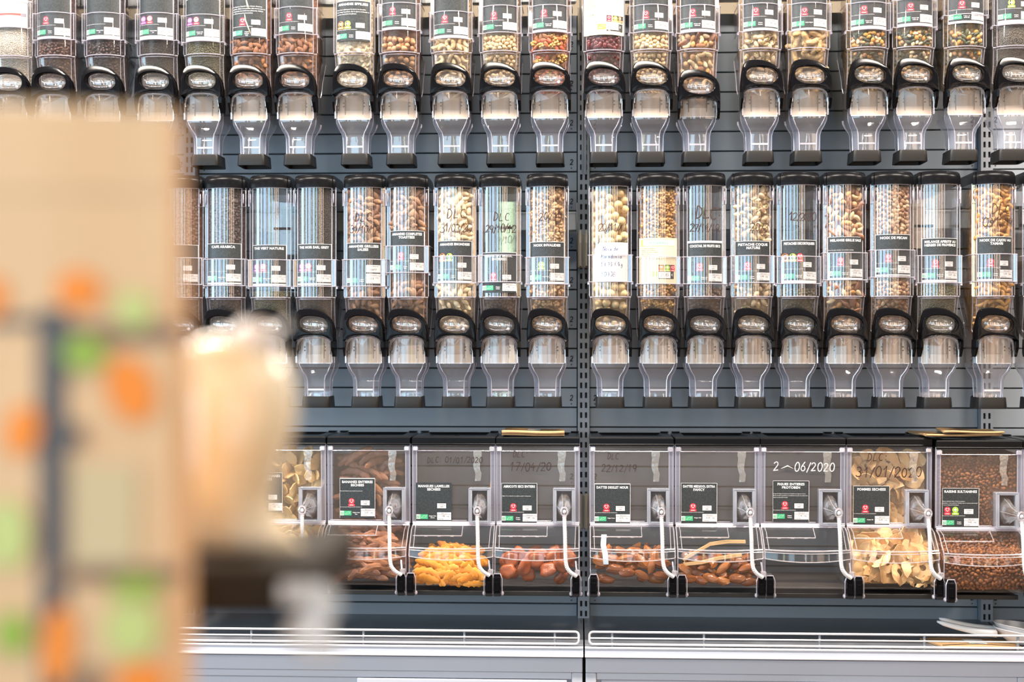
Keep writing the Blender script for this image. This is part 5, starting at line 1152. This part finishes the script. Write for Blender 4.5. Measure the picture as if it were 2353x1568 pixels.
# ------------------------------------------------------------------ paper bags lying on the bins and the shelf
def flat_bag(name, label, corners, z, th, seed, mark=True, dark=False):
    """folded kraft bag lying flat: wavy sheet with a fold and a printed mark; corners = front-left, front-right, back-right, back-left (x, y)"""
    g = random.Random(seed); n, m = 12, 6; (ax, ay), (bx, by), (cx, cy), (dx, dy) = corners; top = []; ph = g.uniform(0, 6)
    for j in range(m + 1):
        v = j/m; row = []
        for i in range(n + 1):
            u = i/n; x = (ax*(1-u) + bx*u)*(1-v) + (dx*(1-u) + cx*u)*v; y = (ay*(1-u) + by*u)*(1-v) + (dy*(1-u) + cy*u)*v
            row.append((x, y, z + th + .0015*math.sin(u*5 + ph) + .0012*math.sin(v*7 + u*3)))
        top.append(row)
    t = thing(name, label, 'paper bag', ((ax+bx)/2, ay, z))
    o = Vector(t.location); q = MB(); rel = lambda p: tuple(Vector(p) - o)
    base = len(q.v)
    for row in top: q.v.extend([rel(p) for p in row])
    for row in top: q.v.extend([rel((p[0], p[1], max(z, p[2] - th))) for p in row])
    k = (n + 1); s2 = k*(m + 1)
    for j in range(m):
        for i in range(n):
            q.face((j*k+i, j*k+i+1, (j+1)*k+i+1, (j+1)*k+i)); q.face((s2+j*k+i, s2+(j+1)*k+i, s2+(j+1)*k+i+1, s2+j*k+i+1))
    for i in range(n): q.face((i, s2+i, s2+i+1, i+1)); q.face((m*k+i, m*k+i+1, s2+m*k+i+1, s2+m*k+i))
    for j in range(m): q.face((j*k, (j+1)*k, s2+(j+1)*k, s2+j*k)); q.face((j*k+n, s2+j*k+n, s2+(j+1)*k+n, (j+1)*k+n))
    q.build('sheet', KRAFT, t)
    # folded mouth along the front edge
    q = MB(); q.loft([[rel((p[0], p[1] - .001, p[2] - th*.6)), rel((p[0], p[1] - .006, p[2] - th*.4)), rel((p[0], p[1] - .004, p[2] + .0012)), rel((p[0], p[1] + .014, p[2] + .0016))] for p in top[0]], 0, True)
    q.build('folded_mouth', KRAFT, t)
    if mark:
        def mp(u, v, l):
            i = min(n - 1, int(u*n)); j = min(m - 1, int(v*m)); fu, fv = u*n - i, v*m - j
            a = Vector(top[j][i]).lerp(Vector(top[j][i+1]), fu); b = Vector(top[j+1][i]).lerp(Vector(top[j+1][i+1]), fu); return rel(a.lerp(b, fv) + Vector((0, 0, .0006 + l*.0003)))
        q = MB(); q.rect(.40, .30, .62, .80, mp, 0, 0, .05); q.build('paper_label', PAPER, t)
        q = MB(); q.rect(.40, .16, .60, .28, mp, 0, 3, .05); q.rect(.44, .18, .56, .25, mp, 1, 4, .05); q.build('green_print', [GREENP, INKK], t)
    return t
lz = BZ + .3352
a, b = W(1153, 1007, -.285), W(1297, 1006, -.285); c, d = W(1292, 985, -.15), W(1163, 985, -.15)
flat_bag('kraft_bag', 'flat kraft bag with white label and green print on the apricot bin lid', [(a.x, -.285), (b.x, -.283), (c.x, -.15), (d.x, -.15)], lz, .010, 3)
for k, (l, r_, y0, y1, bl, br, nm_) in enumerate(((2168, 2308, -.300, -.155, 2150, 2262, 'upper'), (2128, 2302, -.298, -.150, 2085, 2200, 'lower'))):
    a, b = W(l, 1003, y0).x, W(r_, 1003, y0).x; c, d = W(br, 985, y1).x, W(bl, 985, y1).x
    flat_bag('kraft_bag', 'flat folded kraft bag on the raisin bin lid, the %s of two' % nm_, [(a, y0), (b, y0 + .004), (c, y1), (d, y1)], lz + (.0085 if nm_ == 'upper' else .002), .004, 8 + k, nm_ == 'lower')
a, b = W(2148, 1490, -.365).x, W(2350, 1492, -.365).x
flat_bag('kraft_bag', 'kraft bag with a green print lying on the bottom shelf under the white scoops', [(a + .02, -.362), (b, -.362), (b + .01, -.27), (a - .01, -.27)], .7372, .004, 15)
# two white scoops lying on the shelf, one inside the other
SCW = mat('white_scoop_plastic', (.80, .79, .80), .3, trans=0.0, sss=0)
for k in range(2):
    Y = -.300 + k*.035; s1 = W(2153 + k*5, 1429 - k*7, Y); s2 = W(2288 + k*8, 1456 - k*7, Y - .01); c0 = W(2374, 1478, -.30)
    t = thing('measuring_scoop', 'white plastic scoop on the bottom shelf, %s of two nested ones' % ('the outer' if k == 0 else 'the inner, translucent'), 'scoop', (c0.x, c0.y, .7372), 0, None)
    o = Vector(t.location); q = MB(); n = 10
    secs = []
    for i in range(n + 1):
        u = i/n; p = s1.lerp(s2, u) - o; p.z -= .004*math.sin(u*math.pi); wd = .0055 + .010*u*u; hh = .0055 + .004*u
        if i == 0: wd *= .5; hh *= .4
        secs.append([(p.x, p.y + wd*math.cos(2*math.pi*j/10), p.z + hh*math.sin(2*math.pi*j/10)) for j in range(10)])
    q.loft(secs, 0, True); q.build('handle', SCW, t)
    q = MB(); rings = []
    rx, ry = .088, .055
    for lvl, (f, z) in enumerate(((.52, .0065), (.60, .0068), (.80, .022), (1.0, .031 + k*.007), (1.02, .033 + k*.007), (.98, .033 + k*.007), (.76, .022), (.56, .010), (.4, .0085))):
        rings.append([(rx*f*math.cos(2*math.pi*j/28), ry*f*math.sin(2*math.pi*j/28) + .0, z + (.012*f*math.cos(2*math.pi*j/28 + math.pi) if lvl in (3, 4, 5) else 0) - .0062 + k*.004) for j in range(28)])
    q.loft(rings, 0, True); q.build('bowl', SCW if k == 0 else clear('milky_scoop', .06, .5, 3, (.9, .9, .9), .5, (.8, .8, .82), .1), t)

# ------------------------------------------------------------------ out-of-focus foreground: kraft bag, cellophane packet, dark display shelf
WOODD = mat('dark_wood', (.026, .018, .012), .6, spec=.2, noise=.4, nscale=14)
YB = CAM.y + .60
KB = mat('bag_paper', (.76, .47, .26), .7, noise=.05, nscale=20, bump=.15, bscale=30)
def fpx(px, py, Y): p = W(px, py, Y); return p.x, p.z
xr, zt = fpx(394, 262, YB); xl = xr - .215; zb = 1.165
t = thing('shopping_bag', 'large kraft paper bag printed with orange fruit and green leaves, out of focus in front', 'paper bag', ((xl + xr)/2, YB + .02, zb))
o = Vector(t.location); q = MB(); nx, nz = 14, 12; D = .034
def front(u, v):   # u 0..1 across, v 0..1 up: slightly bellied, creased front
    return Vector((xl + (xr - xl)*u, YB - .004*math.sin(u*math.pi)*math.sin(v*math.pi) + .0016*math.sin(u*19 + v*3), zb + (zt - zb)*v + (.010*(1 - u) if v > .999 else 0))) - o
def ringat(v): return [tuple(front(i/nx, v)) for i in range(nx + 1)] + [tuple(Vector((xr, YB + D*.5, 0)) - o + Vector((-.006*math.sin(v*3.14), 0, front(1, v).z + o.z)))] + [tuple(front(1 - i/nx, v) + Vector((0, D*(1 - .55*v**3), 0))) for i in range(nx + 1)] + [tuple(Vector((xl, YB + D*.5, 0)) - o + Vector((.006, 0, front(0, v).z + o.z)))]
q.loft([ringat(k/nz) for k in range(nz + 1)], 0, True, sm=True); q.build('bag_body', KB, t, 40)
q = MB(); q.loft([[tuple(front(i/nx, 1 - .10*k) + Vector((0, -.0012 - .0006*(1 - k), .0015*(1 - k)))) for i in range(nx + 1)] for k in (0, .5, 1)], 0, closed=False); q.build('folded_top', KB, t)
def bmap(px, py, l):
    x, z = fpx(px, py, YB); u = (x - xl)/(xr - xl); v = (z - zb)/(zt - zb); return tuple(front(u, max(0, min(.998, v))) + Vector((0, -.0010 - l*.0002, 0)))
PR = {'o': mat('orange_fruit_print', (.90, .25, .02), .6), 'g': mat('green_leaf_print', (.30, .42, .05), .6), 'p': mat('pale_green_print', (.55, .58, .20), .6), 'k': mat('dark_print', (.09, .075, .075), .6), 'b': mat('brown_print', (.24, .13, .075), .6), 'f': mat('beige_print', (.62, .47, .27), .6)}
SH = [('k', 'printed_stripe', 128, 1180, 34, 470, 0), ('b', 'printed_stripe', 270, 768, 150, 24, 0), ('b', 'printed_stripe', 270, 1318, 150, 20, 0), ('k', 'printed_stripe', 60, 740, 80, 12, 0), ('k', 'printed_stripe', 140, 800, 36, 60, 0), ('f', 'printed_stripe', 250, 1180, 70, 110, 0),
      ('o', 'printed_fruit', 188, 668, 50, 46, 0), ('o', 'printed_fruit', -18, 685, 40, 50, 0), ('o', 'printed_fruit', 304, 895, 52, 78, -.3), ('o', 'printed_fruit', 60, 988, 42, 60, .3), ('o', 'printed_fruit', 142, 1480, 36, 95, .1), ('o', 'printed_fruit', 330, 1560, 60, 40, 0),
      ('p', 'printed_leaf', 312, 712, 40, 46, 0), ('g', 'printed_leaf', 205, 812, 50, 40, 0), ('p', 'printed_leaf', 28, 1225, 50, 80, 0), ('g', 'printed_leaf', 320, 1345, 60, 24, 0), ('p', 'printed_leaf', 312, 1440, 60, 66, 0), ('g', 'printed_leaf', 40, 1450, 40, 50, 0), ('k', 'printed_stem', 182, 1000, 26, 30, .6), ('b', 'printed_stem', 215, 1560, 30, 40, 0)]
for l, (c, nme, px, py, rx, ry, rot) in enumerate(SH):
    q = MB()
    if nme == 'printed_stripe':
        pts = [(px + rx*a, py + ry*b_) for a, b_ in ((-1, -1), (1, -1), (1, 1), (-1, 1))]; n = 8
        vs = [];
        for i in range(n + 1):
            for e in (-1, 1):
                vs.append(bmap(px + rx*(2*i/n - 1) if rx > ry else px + rx*e, py + ry*e if rx > ry else py + ry*(2*i/n - 1), l))
        q.add(vs, [(2*i, 2*i+2, 2*i+3, 2*i+1) for i in range(n)])
    else:
        pts = [bmap(px + rx*math.cos(a)*math.cos(rot) - ry*math.sin(a)*math.sin(rot), py + rx*math.cos(a)*math.sin(rot) + ry*math.sin(a)*math.cos(rot), l) for a in [2*math.pi*k/20 for k in range(20)]]
        q.add([bmap(px, py, l)] + pts, [(0, 1 + k, 1 + (k+1) % 20) for k in range(20)])
    q.build(nme, PR[c], t)
# display stand carrying both
YP = CAM.y + .74
tz = W(560, 1300, YP - .05).z; th = .0255; xe = W(702, 1340, YP - .06).x
st = thing('display_stand', 'dark wooden display stand whose shelf end shows below the cellophane packet', 'shelf', (-.75, YP, 0))
o = Vector(st.location)
def part(nm_, a, b, m, c=.003): q = MB(); q.cbox(tuple(Vector(a) - o), tuple(Vector(b) - o), c); return q.build(nm_, m, st)
part('upper_board', (-.80, YP - .055, tz - th), (xe, YP + .10, tz), WOODD)
part('lower_board', (-.80, CAM.y + .54, 1.138), (xe - .02, YP - .057, 1.163), WOODD)
part('post', (-.84, YP - .05, 0), (-.802, YP + .09, 1.75), WOODD); part('arm', (-.84, CAM.y + .66, 1.10), (-.802, YP - .052, 1.137), WOODD); part('foot', (-.84, CAM.y + .40, 0), (-.802, YP - .052, .05), WOODD)
part('brace', (-.802, YP - .04, 1.138), (xe - .03, YP - .015, 1.163), WOODD); part('lower_arm', (-.801, YP - .0565, 1.138), (-.79, YP - .041, 1.163), WOODD)
# packet: knotted cellophane over pale golden goods
prof = [(1296, 425, 690), (1270, 418, 686), (1220, 410, 648), (1160, 406, 618), (1100, 404, 634), (1040, 402, 652), (960, 402, 672), (880, 404, 668), (840, 408, 655), (800, 418, 630), (775, 440, 600)]
rows = []
for py, l, r_ in prof:
    a, z = fpx(l, py, YP); b, _ = fpx(r_, py, YP); rows.append(((a + b)/2, (b - a)/2, z))
base = Vector((rows[0][0], YP + .01, tz + .0004))
t = thing('cellophane_packet', 'cellophane packet of pale golden dry goods with a knotted top, blurred beside the kraft bag', 'packet', base)
FILM = clear('cellophane', .05, .4, 2.6, (1, .99, .98), .30, (1, .95, .88), .15, .8)
for nm_, sc_, m in (('filling', .95, mat('golden_goods', (1, .72, .30), .5, col2=(1, .92, .72), noise=.3, nscale=26, bump=.5, bscale=60)), ('film', 1.0, FILM)):
    q = MB(); secs = []
    for k, (cx_, hw_, z) in enumerate(rows):
        dd = .030*min(1, .55 + .12*k) if k < 8 else .030*(1 - .22*(k - 7))
        secs.append([(cx_ - base.x + hw_*sc_*math.cos(a) * (1 + .03*math.sin(5*a + k)), dd*sc_*math.sin(a)*(1 + .05*math.sin(3*a + 2*k)), max(.0006, (z - base.z) * (.985 if nm_ == 'filling' else 1.0))) for a in [2*math.pi*j/24 for j in range(24)]])
    q.loft(secs, 0, True); q.build(nm_, m, t)
q = MB(); kx, kz = fpx(585, 752, YP); kx -= base.x; kz -= base.z; nx_, nz_ = fpx(545, 790, YP); nx_ -= base.x; nz_ -= base.z
q.loft([[(nx_ + .024*math.cos(a), .014*math.sin(a), nz_ - .004) for a in [2*math.pi*j/14 for j in range(14)]], [((nx_+kx)/2 + .010*math.cos(a), .008*math.sin(a), (nz_+kz)/2) for a in [2*math.pi*j/14 for j in range(14)]], [(kx + .014*math.cos(a)*(1 + .3*math.sin(4*a)), .010*math.sin(a), kz + .004*math.sin(3*a)) for a in [2*math.pi*j/14 for j in range(14)]]], 0, True)
q.build('knot', mat('white_film_knot', (.88, .84, .82), .4), t)
# clear price flag hanging from the end of the board
TAGM = clear('milky_flag', .08, .5, 2.2, (.95, .95, .96), .55, (.86, .84, .85), .15)
t = thing('price_flag', 'milky plastic price flag hanging from the end of the dark display shelf', 'price holder', (xe, YP - .057, tz - th*.5)); o = Vector(t.location)
q = MB(); pth = [(724, 1345), (742, 1375), (738, 1405), (712, 1432), (705, 1460), (728, 1490), (735, 1520)]
secs = []
for k, (px, py) in enumerate(pth):
    x, z = fpx(px, py, YP - .062); hw_ = (.004, .009, .009, .010, .011, .011, .008)[k]; secs.append([(x - hw_ - o.x, -.004 + .003*math.sin(k), z - o.z), (x + hw_ - o.x, -.004 - .003*math.sin(k), z - o.z), (x + hw_ - o.x, -.0025 - .003*math.sin(k), z - o.z), (x - hw_ - o.x, -.0025 + .003*math.sin(k), z - o.z)])
q.loft(secs, 0, True); q.build('flag', TAGM, t)
q = MB(); q.cbox((-.012, -.006, -.004), (.010, .001, .006), .001); q.build('clamp', TAGM, t)
